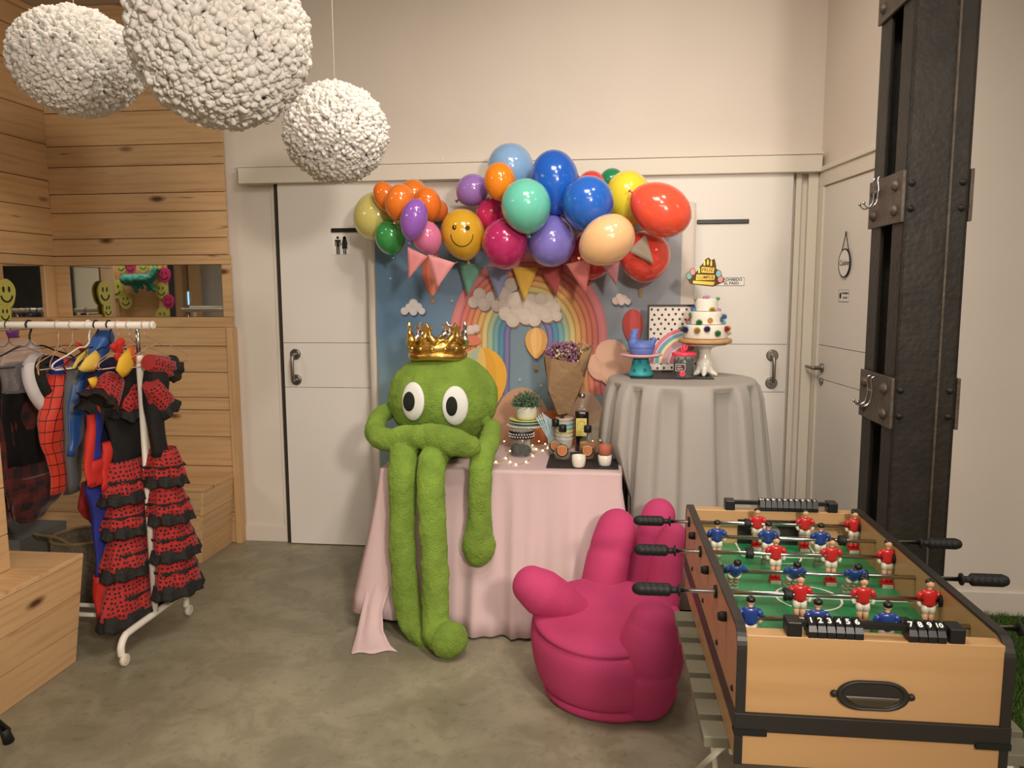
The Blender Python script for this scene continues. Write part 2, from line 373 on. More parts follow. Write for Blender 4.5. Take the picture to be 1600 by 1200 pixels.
mb = MB().b2((1.095, FY-.03, 0), (1.125, FY-.001, 2.25)).b2((1.16, FY-.04, 0), (1.215, FY-.001, 2.25)); struct(mb.build('trim_3', M('trim_white', (226, 218, 204), .55), bevel=.002))
mb = MB().b2((-2.0, FY-.012, 0), (-1.977, FY-.001, 2.25)); struct(mb.build('trim_4', M('trim_white', (226, 218, 204), .55)))
# side door
mb = MB(); mb.T = TS; mb.b2((.03, -.022, 0), (.10, -.001, 2.17)).b2((.03, -.022, 2.17), (sl, -.001, 2.25)).b2((.0, -.035, 2.25), (sl, -.001, 2.275))
struct(mb.build('trim_5', M('trim_white', (226, 218, 204), .55), bevel=.003))
mb = MB(); mb.T = TS; mb.b2((.103, -.010, .008), (sl, -.0015, 1.10)).b2((.103, -.010, 1.104), (sl, -.0015, 1.29)).b2((.103, -.010, 1.294), (sl, -.0015, 2.165))
d3 = struct(mb.build('door_3', white_door))
mb = MB(); mb.T = TS; hz = 1.165; hx = .165
mb.lathe([(.026, 0), (.026, .008), (.012, .012), (.012, .05)], (hx, -.011, hz), 20, (0, -1, 0)); mb.tube(spline([(hx, -.055, hz), (hx, -.065, hz), (hx-.05, -.066, hz), (hx-.10, -.062, hz)], 4), .0095, 10)
mb.lathe([(.02, 0), (.02, .008)], (hx, -.011, hz-.075), 16, (0, -1, 0))
mb.build('door_handle', steel, d3)
# ---- wood clad corner
def planks(mb, axis, a0, a1, z0, z1, hs, fixed, th, rnd, nside=1):
    z = z0; i = 0
    while z < z1-.01:
        h = min(hs[i % len(hs)], z1-z)
        if z1-(z+h) < .03: h = z1-z
        off = rnd.uniform(0, .004)
        if axis == 0: mb.b2((a0, fixed-th-off, z+.002), (a1, fixed, z+h-.002))
        else: mb.b2((fixed-.0, a0, z+.002), (fixed+th+off, a1, z+h-.002))
        z += h; i += 1
rnd = random.Random(3)
WX0, WX1 = -3.43, -2.275
WY = 4.56
def zAt(px, py): return at(px, py, Y=WY).z
zz = [zAt(300, y) for y in (493+12, 590, 607+8, 635, 700+3, 735)]
mb = MB(); mb.mat(PW_X)
planks(mb, 0, WX0, WX1, 1.83, CEIL, [.105, .16, .115, .165, .125, .20, .14, .2], WY+.02, .02, rnd)
planks(mb, 0, WX0+.0, WX1-.03, .0, 1.385, [.2, .17, .13, .19, .17, .08, .16, .165, .2], WY+.02, .02, rnd)
mb.b2((WX0, WY-.006, 1.385), (WX1+.01, WY+.02, 1.447)); mb.b2((WX0, WY-.004, 1.772), (WX1+.01, WY+.02, 1.828))
mb.b2((WX0, WY-.002, 1.449), (-3.335, WY+.02, 1.77)); mb.b2((-2.322, WY-.002, 1.449), (WX1+.01, WY+.02, 1.77))
mb.mat(PW_Z).b2((WX1-.028, WY-.02, 0), (WX1+.012, WY+.05, 1.384))
struct(mb.build('wall_back_left', None, bevel=.002, bseg=1))
mb = MB(); mb.mat(PW_Y)
Y0L = 3.98
planks(mb, 1, Y0L, WY, 1.83, CEIL, [.13, .165, .17, .22, .2, .24, .2], WX0-.02, .02, rnd)
planks(mb, 1, Y0L, WY, 0, 1.385, [.2, .18, .15, .2], WX0-.02, .02, rnd)
mb.b2((WX0-.02, Y0L, 1.385), (WX0+.006, WY, 1.452)); mb.b2((WX0-.02, Y0L, 1.772), (WX0+.004, WY, 1.828))
mb.mat(PW_Z).b2((WX0-.02, Y0L, 1.449), (WX0+.003, 4.125, 1.77)).b2((WX0-.02, 4.465, 1.449), (WX0+.003, WY-.002, 1.77)).b2((WX0-.1, Y0L, 0), (WX0-.02, WY+.05, CEIL))
struct(mb.build('wall_side_left', None, bevel=.002, bseg=1))
mirror = M('mirror_silver', (225, 225, 220), .02, 1)
tag(MB().b2((-3.334, WY+.004, 1.45), (-2.323, WY+.012, 1.769)).build('mirror', mirror), 'long narrow mirror set in the pine boards facing the room, above the clothes rail', 'mirror')
tag(MB().b2((WX0-.012, 4.126, 1.453), (WX0-.004, 4.464, 1.769)).build('mirror', mirror), 'short mirror set in the left pine wall, beside the wood corner', 'mirror')
# ---- benches
def bench(rings_right, name):
    pass
def plank_box(name, label, x0, x1, y0, y1, z1, n, flare=.0, par=None, grp=None):
    """box seat clad in boards; the sides lean out towards the top by flare"""
    t = thing(name, label, 'bench', ((x0+x1)/2, (y0+y1)/2, 0), grp)
    hs = z1/n
    m1 = MB(); m2 = MB(); m1.mat(PW_Y); m2.mat(PW_X)
    for i in range(n):
        a, b = i*hs+.0015, (i+1)*hs-.0015; fa, fb = flare*a/z1, flare*b/z1
        # right face
        q = [(x1-.02+fa, y0, a), (x1+fa, y0, a), (x1+fa, y1, a), (x1-.02+fa, y1, a)]; p = [(x1-.02+fb, y0, b), (x1+fb, y0, b), (x1+fb, y1, b), (x1-.02+fb, y1, b)]
        m1.loft([q, p], smooth=False)
        q = [(x0, y0, a), (x1-.021+fa, y0, a), (x1-.021+fa, y0+.02, a), (x0, y0+.02, a)]; p = [(x0, y0, b), (x1-.021+fb, y0, b), (x1-.021+fb, y0+.02, b), (x0, y0+.02, b)]
        m2.loft([q, p], smooth=False)
        q = [(x0, y1-.02, a), (x1-.021+fa, y1-.02, a), (x1-.021+fa, y1, a), (x0, y1, a)]; p = [(x0, y1-.02, b), (x1-.021+fb, y1-.02, b), (x1-.021+fb, y1, b), (x0, y1, b)]
        m2.loft([q, p], smooth=False)
    m1.build('side_boards', PW_Y, t); m2.build('end_boards', PW_X, t)
    m = MB(); k = 3; w = (y1-y0)/k
    for i in range(k): m.b2((x0, y0+i*w+.001, z1), (x1+flare+.004, y0+(i+1)*w-.001, z1+.02))
    m.build('seat_board', PW_X, t, bevel=.003)
    return t
plank_box('bench', 'pine box bench against the far wood wall, behind the ruffled dresses', -3.38, -2.335, 4.17, 4.535, .435, 3, .035)
plank_box('bench', 'pine box bench at the left edge, nearest the camera', -3.24, -2.26, .9, 2.95, .475, 3, .07)
mb = MB()
for i, (a, b) in enumerate([(.497, .64), (.643, .83), (.833, 1.05), (1.053, 1.25), (1.253, 1.42)]): mb.b2((-2.85, .9, a), (-2.35, 2.74, b))
tag(mb.build('wooden_block', PW_Y, bevel=.003), 'upright block of pine boards standing on the near left bench', 'block')
# ================================================================== signs and small fittings on the doors
ink = M('sign_ink', (28, 26, 26), .6); paper = M('sign_paper', (236, 232, 226), .6)
DY = FY-.05
def bar(px0, px1, py, label):
    a = at(px0, py, Y=DY); b = at(px1, py, Y=DY)
    o = MB().b2((a.x, DY-.012, a.z-.012), (b.x, DY-.001, a.z+.012)).build('black_strip', black_plastic, bevel=.003); tag(o, label, 'strip')
bar(518, 585, 360, 'short black strip on the restroom door above the toilet sign'); bar(1089, 1170, 347, 'black strip near the top of the right sliding door')
t = thing('restroom_sign', 'white square toilet sign with a black man and woman figure', 'sign', tuple(at(533, 383, Y=DY)))
a = at(519, 368, Y=DY); b = at(548, 398, Y=DY)
MB().b2((a.x, DY-.003, b.z), (b.x, DY-.0005, a.z)).build('plate', paper, t)
mb = MB().mat(ink); Q = wallQ((at(528, 383, Y=DY-.003).x, DY-.0032, at(528, 383, Y=DY).z))
def disc(mb, x, y, r, Q, t=.0006, n=16, ry=None): mb.prism([(x+r*cos(2*pi*i/n), y+(ry or r)*sin(2*pi*i/n)) for i in range(n)], t, Q)
disc(mb, 0, .044, .0085, Q); mb.prism([(-.018, .032), (.018, .032), (.018, -.006), (.0125, -.006), (.0125, .018), (.010, .018), (.010, -.056), (.0015, -.056), (.0015, -.012), (-.0015, -.012), (-.0015, -.056), (-.010, -.056), (-.010, .018), (-.0125, .018), (-.0125, -.006), (-.018, -.006)], .0006, Q)
Q2 = Q @ Matrix.Translation((.042, 0, 0))
disc(mb, 0, .044, .0085, Q2); mb.prism([(-.010, .045), (-.011, .032), (.011, .032), (.010, .045), (.0, .054)], .0006, Q2)
mb.prism([(-.012, .032), (.012, .032), (.020, -.002), (.015, -.003), (.0105, .014), (.018, -.022), (.009, -.022), (.009, -.056), (.002, -.056), (.002, -.022), (-.002, -.022), (-.002, -.056), (-.009, -.056), (-.009, -.022), (-.018, -.022), (-.0105, .014), (-.015, -.003), (-.020, -.002)], .0006, Q2)
mb.build('figures', None, t)
def sign(Q, w, h, lines, name, label, size, frame=True, extra=None, loc=(0, 0, 0)):
    t = thing(name, label, 'sign', loc)
    mb = MB().mat(paper); r = .006
    mb.prism([(-w/2, -h/2), (w/2, -h/2), (w/2, h/2), (-w/2, h/2)], .002, Q); mb.build('plate', None, t)
    mb = MB().mat(ink); e = .0018; z = Q @ Matrix.Translation((0, 0, .0021))
    if frame:
        for (x0, y0, x1, y1) in ((-w/2, -h/2, w/2, -h/2+e), (-w/2, h/2-e, w/2, h/2), (-w/2, -h/2, -w/2+e, h/2), (w/2-e, -h/2, w/2, h/2)): mb.prism([(x0, y0), (x1, y0), (x1, y1), (x0, y1)], .0005, z)
    for i, (s, x, y) in enumerate(lines): text_into(mb, s, size, z @ Matrix.Translation((x, y, 0)), bold=.0006)
    if extra: extra(mb, z)
    mb.build('lettering', None, t); return t
c = at(1127, 440, Y=DY); p0 = at(1091, 440, Y=DY)
c = Vector(((at(1163, 440, Y=DY).x+.655)/2, DY-.0005, c.z)); 
sign(wallQ(c), at(1163, 440, Y=DY).x-.655, .048, [('PROHIBIDO', .012, .0105), ('EL PASO', .012, -.010)], 'door_sign', 'narrow framed PROHIBIDO EL PASO sign behind the golden cake topper', .0225, loc=c)
# side door signs
def sideQ(px, py, off=.0105):
    d = at(px, py, X=1.0)-Vector((0, 0, CAMZ)); n = (TS.to_3x3() @ Vector((0, -1, 0))); A = Vector((Ax, Ay, 0))+n*off
    t = (A-Vector((0, 0, CAMZ))).dot(n)/d.dot(n); p = Vector((0, 0, CAMZ))+d*t
    return Matrix.Translation(p) @ Matrix.Rotation(sang, 4, 'Z') @ Matrix.Rotation(pi/2, 4, 'X'), p
Q, p = sideQ(1319, 462); 
def arrows(mb, z):
    disc(mb, -.042, 0, .012, z, ry=.017)
sign(Q, .125, .062, [('PROHIBIDO', .018, .012), ('EL PASO', .018, -.011)], 'door_sign', 'tiny framed sign with a black mark, on the side door under the round sign', .0155, extra=arrows, loc=p)
Q, p = sideQ(1320, 411, .016)
t = thing('round_sign', 'round white Cuisine sign hung by a cord on the side door', 'sign', p)
mb = MB().mat(paper); disc(mb, 0, 0, .066, Q, .004, 40, .070); mb.build('plate', None, t)
mb = MB().mat(ink); rr = []
for k in range(40):
    a = 2*pi*k/40; rr.append([tuple(Q @ Vector(((.0675+dx)*cos(a), (.0715+dx)*sin(a), .002+dz))) for dx, dz in ((-.003, .003), (.003, .003), (.003, -.003), (-.003, -.003))])
mb.loft(rr+[rr[0]], (False, False)); mb.build('rim', None, t)
mb = MB().mat(ink); text_into(mb, 'Cuisine', .040, Q @ Matrix.Translation((0, 0, .0045)), shear=.25, bold=.0003); mb.build('lettering', None, t)
mb = MB().mat(ink)
for sx in (-1, 1): mb.tube([Q @ Vector((sx*.045, .055, .001)), Q @ Vector((0, .155, .001))], .0022, 6)
mb.mat(steel).ball(Q @ Vector((0, .158, .002)), .006, 8, 6); mb.build('cord', None, t)
# ================================================================== steel column
iron = M('dark_iron', (45, 41, 36), .5, .3, bump=.25, bs=45, var=.3, vs_=9)
iron2 = M('worn_iron', (92, 82, 72), .5, .35, bump=.3, bs=60, var=.25, vs_=14)
cx0, cx1, cy0, cy1 = 1.045, 1.255, 2.85, 3.17
t = thing('steel_column', 'tall dark riveted steel column standing behind the football table', 'column', ((cx0+cx1)/2, (cy0+cy1)/2, 0))
for ya, s in ((cy0, 1), (cy1, -1)):
    mb = MB().b2((cx0, ya, 0), (cx1, ya+.014*s, CEIL)).b2((cx0, ya, 0), (cx0+.014, ya+.105*s, CEIL)).b2((cx1-.014, ya, 0), (cx1, ya+.105*s, CEIL))
    mb.build('channel', iron, t, bevel=.003)
MB().b2((cx0+.142, cy0-.006, 0), (cx0+.149, cy0+.001, CEIL)).build('seam_strip', iron2, t)
def zc(py): return at(1385, py, X=cx0-.01, ).z
plates = [(zc(352), zc(276)), (zc(668), zc(588)), (zc(30), 3.2)]
rv = lambda mb, c, ax: mb.lathe([(.021, 0), (.020, .006), (.014, .014), (.0, .018)], c, 14, ax, (False, False))
for za, zb in plates:
    for x, sx in ((cx0, -1), (cx1, 1)):
        pl = MB().b2((x+.012*sx, cy0-.005, za), (x, cy1+.005, zb)).build('tie_plate', iron2, t, bevel=.002)
        for yy in (cy0+.055, cy1-.055):
            for z in (za+.045, zb-.045):
                rv_ = MB(); rv(rv_, (x+.012*sx, yy, z), (sx, 0, 0)); rv_.build('rivet', iron2, pl)
        for z in (za+.045, zb-.045):
            rv_ = MB(); rv_.lathe([(.013, 0), (.011, .006), (0, .010)], (x-.022*sx, cy0, z), 10, (0, -1, 0), (False, False)); rv_.build('rivet', iron, t)
def hook(px, py, label, X):
    p = at(px, py, X=X)
    t = MB()
    for dy in (0, .045):
        y = p.y-dy
        t.tube(spline([(X-.001, y, p.z+.015), (X-.016, y, p.z+.005), (X-.012, y, p.z-.04), (X-.02, y, p.z-.085), (X-.045, y, p.z-.10), (X-.062, y+.0, p.z-.085)], 6), .0028, 8)
        t.ball((X-.062, y, p.z-.083), .006, 8, 6)
    t.tube([(X-.0125, p.y, p.z-.04), (X-.0125, p.y-.045, p.z-.04)], .0025, 6)
    tag(t.build('wire_hook', chrome), label, 'hook')
hook(1372, 284, 'bent wire coat hook on the upper side plate of the steel column', cx0-.012)
hook(1362, 592, 'bent wire coat hook on the lower side plate of the steel column', cx0-.012)
# ================================================================== artificial grass
rg = random.Random(5)
mb = MB(); gm = M('turf_base', (44, 62, 28), .9); gb = M('grass_blade', (78, 112, 40), .6, var=.3, vs_=20); mb.mat(gm).b2((1.42, 1.2, .001), (4.95, By-.02, .006))
mb.mat(gb)
for i in range(26000):
    x = 1.42+abs(rg.gauss(0, .55)); y = rg.uniform(2.2, By-.02)
    if i % 3 == 0: x = rg.uniform(1.42, 2.6)
    h = rg.uniform(.02, .042); a = rg.uniform(0, 2*pi); w = .0022; lx, ly = rg.gauss(0, .012), rg.gauss(0, .012)
    i0 = [mb.V((x-w*cos(a), y-w*sin(a), .005)), mb.V((x+w*cos(a), y+w*sin(a), .005)), mb.V((x+lx, y+ly, h))]
    mb.F(i0)
tag(mb.build('artificial_grass'), 'strip of green artificial grass on the floor along the right wall', 'grass', kind='stuff')
# ================================================================== printed party backdrop on its white stand
BY = 4.40
stand = thing('backdrop_stand', 'white panel stand behind the printed rainbow cloth, its edges showing both sides', 'stand', (-.42, 4.45, 0))
a = at(578, 400, Y=BY+.05); b = at(1086, 400, Y=BY+.05)
wcloth = M('white_cloth', (222, 212, 200), .85, bump=.3, bs=8)
mb = MB(); X0, X1 = a.x-.01, b.x
def sheetgrid(mb, x0, x1, z0, z1, yf, nx, nz, colf=None):
    g = [[mb.V((lerp(x0, x1, i/nx), yf(lerp(x0, x1, i/nx), lerp(z0, z1, j/nz)), lerp(z0, z1, j/nz))) for i in range(nx+1)] for j in range(nz+1)]
    for j in range(nz):
        for i in range(nx):
            q = [(i, j), (i+1, j), (i+1, j+1), (i, j+1)]
            c = [colf(lerp(x0, x1, u/nx), lerp(z0, z1, v/nz)) for u, v in q] if colf else None
            mb.F([g[v][u] for u, v in q], True, None, c)
sheetgrid(mb, X0, X1, .05, 2.08, lambda x, z: BY+.04+.006*sin(x*23)+.004*sin(z*9+x*5), 60, 20)
mb.build('panel_cloth', wcloth, stand, solid=.004)
mb = MB()
for x in (X0+.02, X1-.02): mb.cyl((x, BY+.065, 0), (x, BY+.065, 2.09), .012); mb.box((x, BY+.065, .012), (.04, .2, .02))
mb.cyl((X0+.02, BY+.065, 2.08), (X1-.02, BY+.065, 2.08), .012); mb.build('frame', white_metal, stand)
pc = vcol_mat('printed_fabric', .85)
L_ = lin
def mixc(c1, c2, t): t = max(0, min(1, t)); return tuple(c1[i]*(1-t)+c2[i]*t for i in range(3))+(1,)
sky = [L_(c) for c in ((98, 130, 160), (134, 148, 162), (166, 166, 172), (126, 150, 148))]
def skyc(x, z):
    u = (x+1.33)/1.79; v = (z-.6)/1.4; n = mnoise.noise(Vector((x*1.6, z*1.6, 3)))*.35
    c = mixc(sky[0], sky[1], u*1.3+n); c = mixc(c, sky[2], max(0, (u-.5)*1.6)); return mixc(c, sky[3], (.62-v)*1.6+n)
xa, xb = at(586, 400, Y=BY).x, at(1065, 400, Y=BY).x
mb = MB(); sheetgrid(mb, xa, xb, .3, 2.03, lambda x, z: BY+.0025*sin(z*17)+.0015*sin(x*14), 60, 40, skyc)
lay = [1]
def poly(pts, col, cols=None, quad=None):
    y = BY-.004-lay[0]*.00012; ids = [mb.V(tuple(at(px, py, Y=y))) for px, py in pts]
    if quad: mb.F(ids, False, None, cols)
    else: mb.F(ids, False, None, L_(col))
def epoly(cx, cy, rx, ry, col, n=28, a0=0, a1=360): poly([(cx+rx*cos(R(a0+(a1-a0)*k/n)), cy-ry*sin(R(a0+(a1-a0)*k/n))) for k in range(n if a1-a0 == 360 else n+1)], col); lay[0] += 1
def band(cx, cy, ro, ri, ky, c1, c2, bot=None, n=48):
    """one tube of the printed rainbow, darker line at its inner edge"""
    y = BY-.004-lay[0]*.00012; A = [R(-45+270*k/n) for k in range(n+1)]
    rs = [(ro, c1), (lerp(ro, ri, .45), c2), (lerp(ro, ri, .86), c1), (ri, tuple(x*.62 for x in c1))]
    ids = [[mb.V(tuple(at(cx+(r*cos(t) if sin(t) > 0 else r*(1 if cos(t) > 0 else -1)*(1+.10*sin(t)**2)), cy-r*ky*sin(t) if sin(t) > 0 else cy-sin(t)*130, Y=y))) for t in A] for r, _ in rs]
    for j in range(3):
        for k in range(n): mb.F([ids[j][k], ids[j][k+1], ids[j+1][k+1], ids[j+1][k]], False, None, [L_(rs[j][1]), L_(rs[j][1]), L_(rs[j+1][1]), L_(rs[j+1][1])])
    lay[0] += 1
def cloud(cs, c, sh):
    for x, y, r in cs: epoly(x+1.5, y+2.5, r, r, sh, 18)
    for x, y, r in cs: epoly(x, y, r, r, c, 18); epoly(x-.2*r, y-.25*r, r*.72, r*.7, tuple(min(255, v+9) for v in c), 14)
# soft shade drawn round the clouds belongs to the artwork; the rainbow first
rb = [((214, 112, 118), (226, 132, 132)), ((206, 98, 88), (222, 116, 98)), ((206, 106, 80), (226, 130, 92)), ((212, 128, 78), (232, 152, 92)), ((220, 158, 84), (236, 184, 104)),
      ((214, 188, 112), (230, 206, 130)), ((150, 176, 140), (168, 192, 152)), ((92, 150, 158), (112, 168, 176)), ((66, 122, 158), (84, 140, 176)), ((104, 98, 150), (128, 116, 166))]
ro = 123
rb = [tuple(tuple(int(v*.84+30) for v in c) for c in q) for q in rb]
for k, (c1, c2) in enumerate(rb): w = 15 if k == 0 else 8.8; band(826, 525, ro, ro-w, 1.06, c1, c2); ro -= w
def hot(cx, cy, rx, ry, cs, basket=True, bc=(170, 128, 80), drop=1.6):
    n = 10; segs = len(cs)
    y = BY-.004-lay[0]*.00012
    n = 16; P = lambda u, k: (cx+rx*u*(sin(pi*k/n) if k < n/2 else max(.15, cos((2*k/n-1)*pi/2*.94)**.8)), cy-.2*ry-.8*ry*cos(pi*k/n) if k < n/2 else cy-.2*ry+1.2*ry*(2*k/n-1))
    for s_ in range(segs):
        u0 = -1+2*s_/segs; u1 = -1+2*(s_+1)/segs
        l = [P(u0, k) for k in range(n+1)]+[P(u1, k) for k in range(n, -1, -1)]
        ids = [mb.V(tuple(at(px, py, Y=y))) for px, py in l]; mb.F(ids, False, None, L_(cs[s_]))
    lay[0] += 1
    if basket:
        w = rx*.2; by = cy+ry*drop; poly([(cx-w, by), (cx+w, by), (cx+w*.8, by+w*1.6), (cx-w*.8, by+w*1.6)], bc)
        for s_ in (-1, 1): poly([(cx+s_*w*1.3, cy+ry*.95), (cx+s_*w*1.3+.7, cy+ry*.95), (cx+s_*w+.7, by), (cx+s_*w, by)], (150, 150, 150))
        lay[0] += 1
hot(676, 428, 17, 34, [(196, 104, 84), (222, 130, 104), (232, 150, 122), (206, 112, 92)], drop=1.18)
cloud([(632, 486, 6), (640, 481, 7), (646, 474, 7), (653, 480, 7), (659, 486, 5.5), (646, 487, 6)], (214, 208, 206), (70, 92, 116))
cloud([(740, 472, 9), (749, 460, 10), (757, 476, 10), (768, 466, 10), (776, 478, 9), (788, 460, 12), (790, 478, 12), (799, 445, 11)], (200, 186, 178), (130, 112, 112))
cloud([(790, 490, 11), (801, 500, 11), (813, 484, 15), (806, 470, 14), (828, 474, 15), (822, 494, 13), (842, 484, 15), (835, 500, 10), (855, 492, 12), (866, 482, 10), (858, 472, 12), (870, 494, 8), (846, 468, 10)], (212, 198, 186), (150, 120, 104))
cloud([(962, 470, 6), (968, 465, 6.5), (975, 467, 6), (981, 471, 5), (971, 472, 5)], (220, 200, 190), (96, 108, 130))
cloud([(736, 515, 7), (744, 513, 6), (728, 519, 5)], (216, 196, 186), (180, 130, 110))
epoly(738, 532, 14, 8, (222, 130, 106), 18)
cloud([(940, 572, 22), (955, 556, 26), (975, 574, 24), (958, 584, 20), (988, 588, 16)], (222, 176, 150), (150, 110, 100))
hot(838, 536, 17.5, 24, [(222, 168, 98), (238, 190, 122), (232, 180, 108), (214, 158, 90)], drop=1.5)
hot(989, 511, 16, 28, [(186, 76, 72), (206, 90, 84), (196, 82, 78)], drop=1.5)
hot(752, 598, 40, 55, [(206, 188, 130), (170, 190, 172), (226, 190, 110), (224, 164, 60), (232, 172, 64)], False)
poly([(998, 453), (1003, 452), (1004, 462), (999, 464)], (176, 134, 70))
for x, y in ((610, 435), (706, 470), (812, 593), (845, 602), (968, 620), (1040, 560)):
    poly([(x-3, y), (x-.6, y-.6), (x, y-3), (x+.6, y-.6), (x+3, y), (x+.6, y+.6), (x, y+3), (x-.6, y+.6)], (206, 204, 200))
lay[0] += 1
epoly(815, 690, 50, 85, (196, 150, 122)); epoly(905, 690, 48, 82, (190, 158, 136)); epoly(865, 700, 40, 60, (202, 120, 74)); epoly(940, 700, 36, 60, (200, 170, 140))
bdo = mb.build('backdrop', pc); tag(bdo, 'printed party backdrop cloth with a rainbow, paper clouds and hot air balloons', 'backdrop')
# ================================================================== balloons
def bmat(c):
    k = 'balloon_%d_%d_%d' % c
    if k in MATS: return MATS[k]
    m = M(k, c, .16, coat=.6, sss=.12); return m
def balloon(px, py, rx, ry, tilt, col, Y, label, back=.25, face=False, knot=True, parts=True):
    c = at(px, py, Y=Y); s = Y/FPX*1.01; a = rx*s; b = ry*s
    ax = Vector((sin(R(tilt)), back, -cos(R(tilt)))).normalized()      # towards the knot
    o = thing('balloon', label, 'balloon', c, 'balloons of the arch garland')
    n = 22; prof = []
    for k in range(n+1):
        t = k/n; z = -cos(pi*t)*b; r = a*sin(pi*t)**.96
        if t > .5: z *= 1+.10*(t-.5)*2; r *= 1-.13*((t-.5)*2)**2
        prof.append((max(r, .002), z))
    mb = MB(); mb.lathe(prof, c, 32, ax)
    mb.build('skin', bmat(col), o)
    if knot:
        e = c+ax*(b*1.08); k = MB(); k.lathe([(.004, -.006), (.0055, .002), (.003, .006), (.009, .018), (.010, .02)], e, 12, ax); k.build('knot', bmat(tuple(int(x*.85) for x in col)), o)
    if face:
        k = MB()
        def on(dx, dy, off=.0012):   # a point on the front of the skin
            w = Vector((dx*s, 0, -dy*s)); d = 1-(w.x/a)**2-(w.z/b)**2; return c+Vector((w.x, -a*sqrt(max(d, .02))-off, w.z))
        for ex, ey in ((-7, -7), (13, -6)):
            ids = [k.V(on(ex+3.4*cos(2*pi*i/16), ey+3.8*sin(2*pi*i/16))) for i in range(16)]; k.F(ids)
        k.tube([on(4+16.5*cos(R(t)), 3+18*sin(R(t)), .0) for t in range(0, 181, 12)], .0022, 8)
        k.build('smiley_face', ink, o)
    return o
ORG = (240, 124, 40)
BL = [
 (588, 338, 38, 35, 60, (214, 204, 120), 4.30, 'pale yellow balloon at the far left end of the garland', .5),
 (604, 309, 18, 26, 28, ORG, 4.20, 'orange balloon leaning over the pale yellow balloon at the left end', .2),
 (624, 315, 22, 27, -18, (241, 128, 44), 4.14, 'orange balloon beside the purple one, front of the orange bunch', .2),
 (646, 303, 22, 22, 10, (242, 134, 40), 4.33, 'small orange balloon at the back of the left orange bunch', .4),
 (669, 318, 20, 25, 10, (243, 126, 42), 4.22, 'orange balloon between the purple balloon and the smiley', .3),
 (683, 329, 17, 17, -40, (226, 110, 40), 4.32, 'small orange balloon half hidden, nearest the smiley balloon', .4),
 (647, 342, 21, 31, -14, (150, 96, 190), 4.06, 'purple balloon in front of the left orange bunch', .1),
 (610, 370, 24, 27, 4, (60, 150, 78), 4.12, 'green balloon at the lower left end of the garland', .2),
 (667, 371, 23, 26, 20, (218, 120, 160), 4.16, 'pink balloon under the purple one, beside the smiley', .3),
 (723, 365, 34, 38, 10, (216, 166, 44), 4.18, 'golden balloon with a black smiley face', .1),
 (738, 297, 24, 25, -60, (158, 120, 196), 4.24, 'light purple balloon left of the small orange one at the top', .3),
 (781, 283, 24, 28, 6, (246, 142, 34), 4.20, 'orange balloon in front of the light blue one at the top', .1),
 (798, 263, 35, 37, 10, (138, 178, 222), 4.32, 'light blue balloon at the very top of the garland', .3),
 (766, 335, 22, 26, -24, (206, 46, 100), 4.22, 'small magenta balloon above the large magenta one', .3),
 (789, 380, 35, 38, 0, (188, 44, 104), 4.14, 'large magenta balloon right of the smiley', .4),
 (822, 321, 38, 40, 5, (112, 206, 184), 4.04, 'mint green balloon in the middle of the garland', .3),
 (867, 284, 37, 47, 8, (34, 98, 200), 4.20, 'tall royal blue balloon, right of the light blue one', .1),
 (919, 318, 39, 41, 0, (42, 106, 206), 4.06, 'round blue balloon above the cream one', .4),
 (862, 378, 37, 38, 180, (132, 122, 204), 4.14, 'periwinkle balloon below the blue ones, between magenta and cream', .3),
 (924, 290, 21, 22, 0, (224, 70, 70), 4.33, 'small red balloon peeping over the two blue ones', .3),
 (956, 284, 19, 20, 0, (38, 140, 96), 4.34, 'small dark green balloon peeping over the yellow one', .3),
 (982, 308, 34, 39, 12, (240, 220, 64), 4.16, 'bright yellow balloon left of the big coral one', .2),
 (1033, 328, 38, 47, -122, (248, 92, 66), 4.06, 'big coral red balloon at the upper right end of the garland', .1),
 (949, 375, 37, 43, -58, (242, 194, 142), 4.00, 'cream coloured balloon in front at the lower right', .2),
 (1008, 400, 38, 38, 0, (232, 78, 64), 4.20, 'red balloon hanging under the coral one, with a grey flag on it', .4),
 (924, 396, 36, 38, 0, (214, 66, 62), 4.31, 'red balloon mostly hidden behind the cream one', .4),
]
# let neighbours only touch: the nearer one of a pair moves forward until both fit
YS = [min(b[6], 4.375-max(b[2], b[3])*4.3/FPX) for b in BL]
for it in range(90):
    for i in range(len(BL)):
        for j in range(len(BL)):
            if i == j or YS[i] > YS[j]: continue
            ci, cj = at(BL[i][0], BL[i][1], Y=YS[i]), at(BL[j][0], BL[j][1], Y=YS[j])
            ri, rj = (BL[i][2]+BL[i][3])/2*YS[i]/FPX, (BL[j][2]+BL[j][3])/2*YS[j]/FPX
            if (ci-cj).length < (ri+rj)*.985 and YS[i] > 3.6: YS[i] -= .006
BL = [b[:6]+(y,)+b[7:] for b, y in zip(BL, YS)]
print('balloon depths', [round(y, 2) for y in YS])
for i, (px, py, rx, ry, ti, col, Y, lab, bk) in enumerate(BL): balloon(px, py, rx, ry, ti, col, Y, lab, bk, face='smiley' in lab and 'face' in lab)
# clear plastic garland strip the balloons are tied to
mb = MB(); strip = [(592, 352), (640, 320), (700, 345), (745, 318), (790, 330), (850, 335), (905, 345), (965, 330), (1010, 360), (1048, 340)]
mb.tube(spline([at(x, y, Y=4.34) for x, y in strip], 5), .004, 6, flat=.4)
tag(mb.build('garland_cord', M('cord_clear', (220, 220, 215), .4)), 'thin white cord that ties the balloons together, behind them', 'cord')
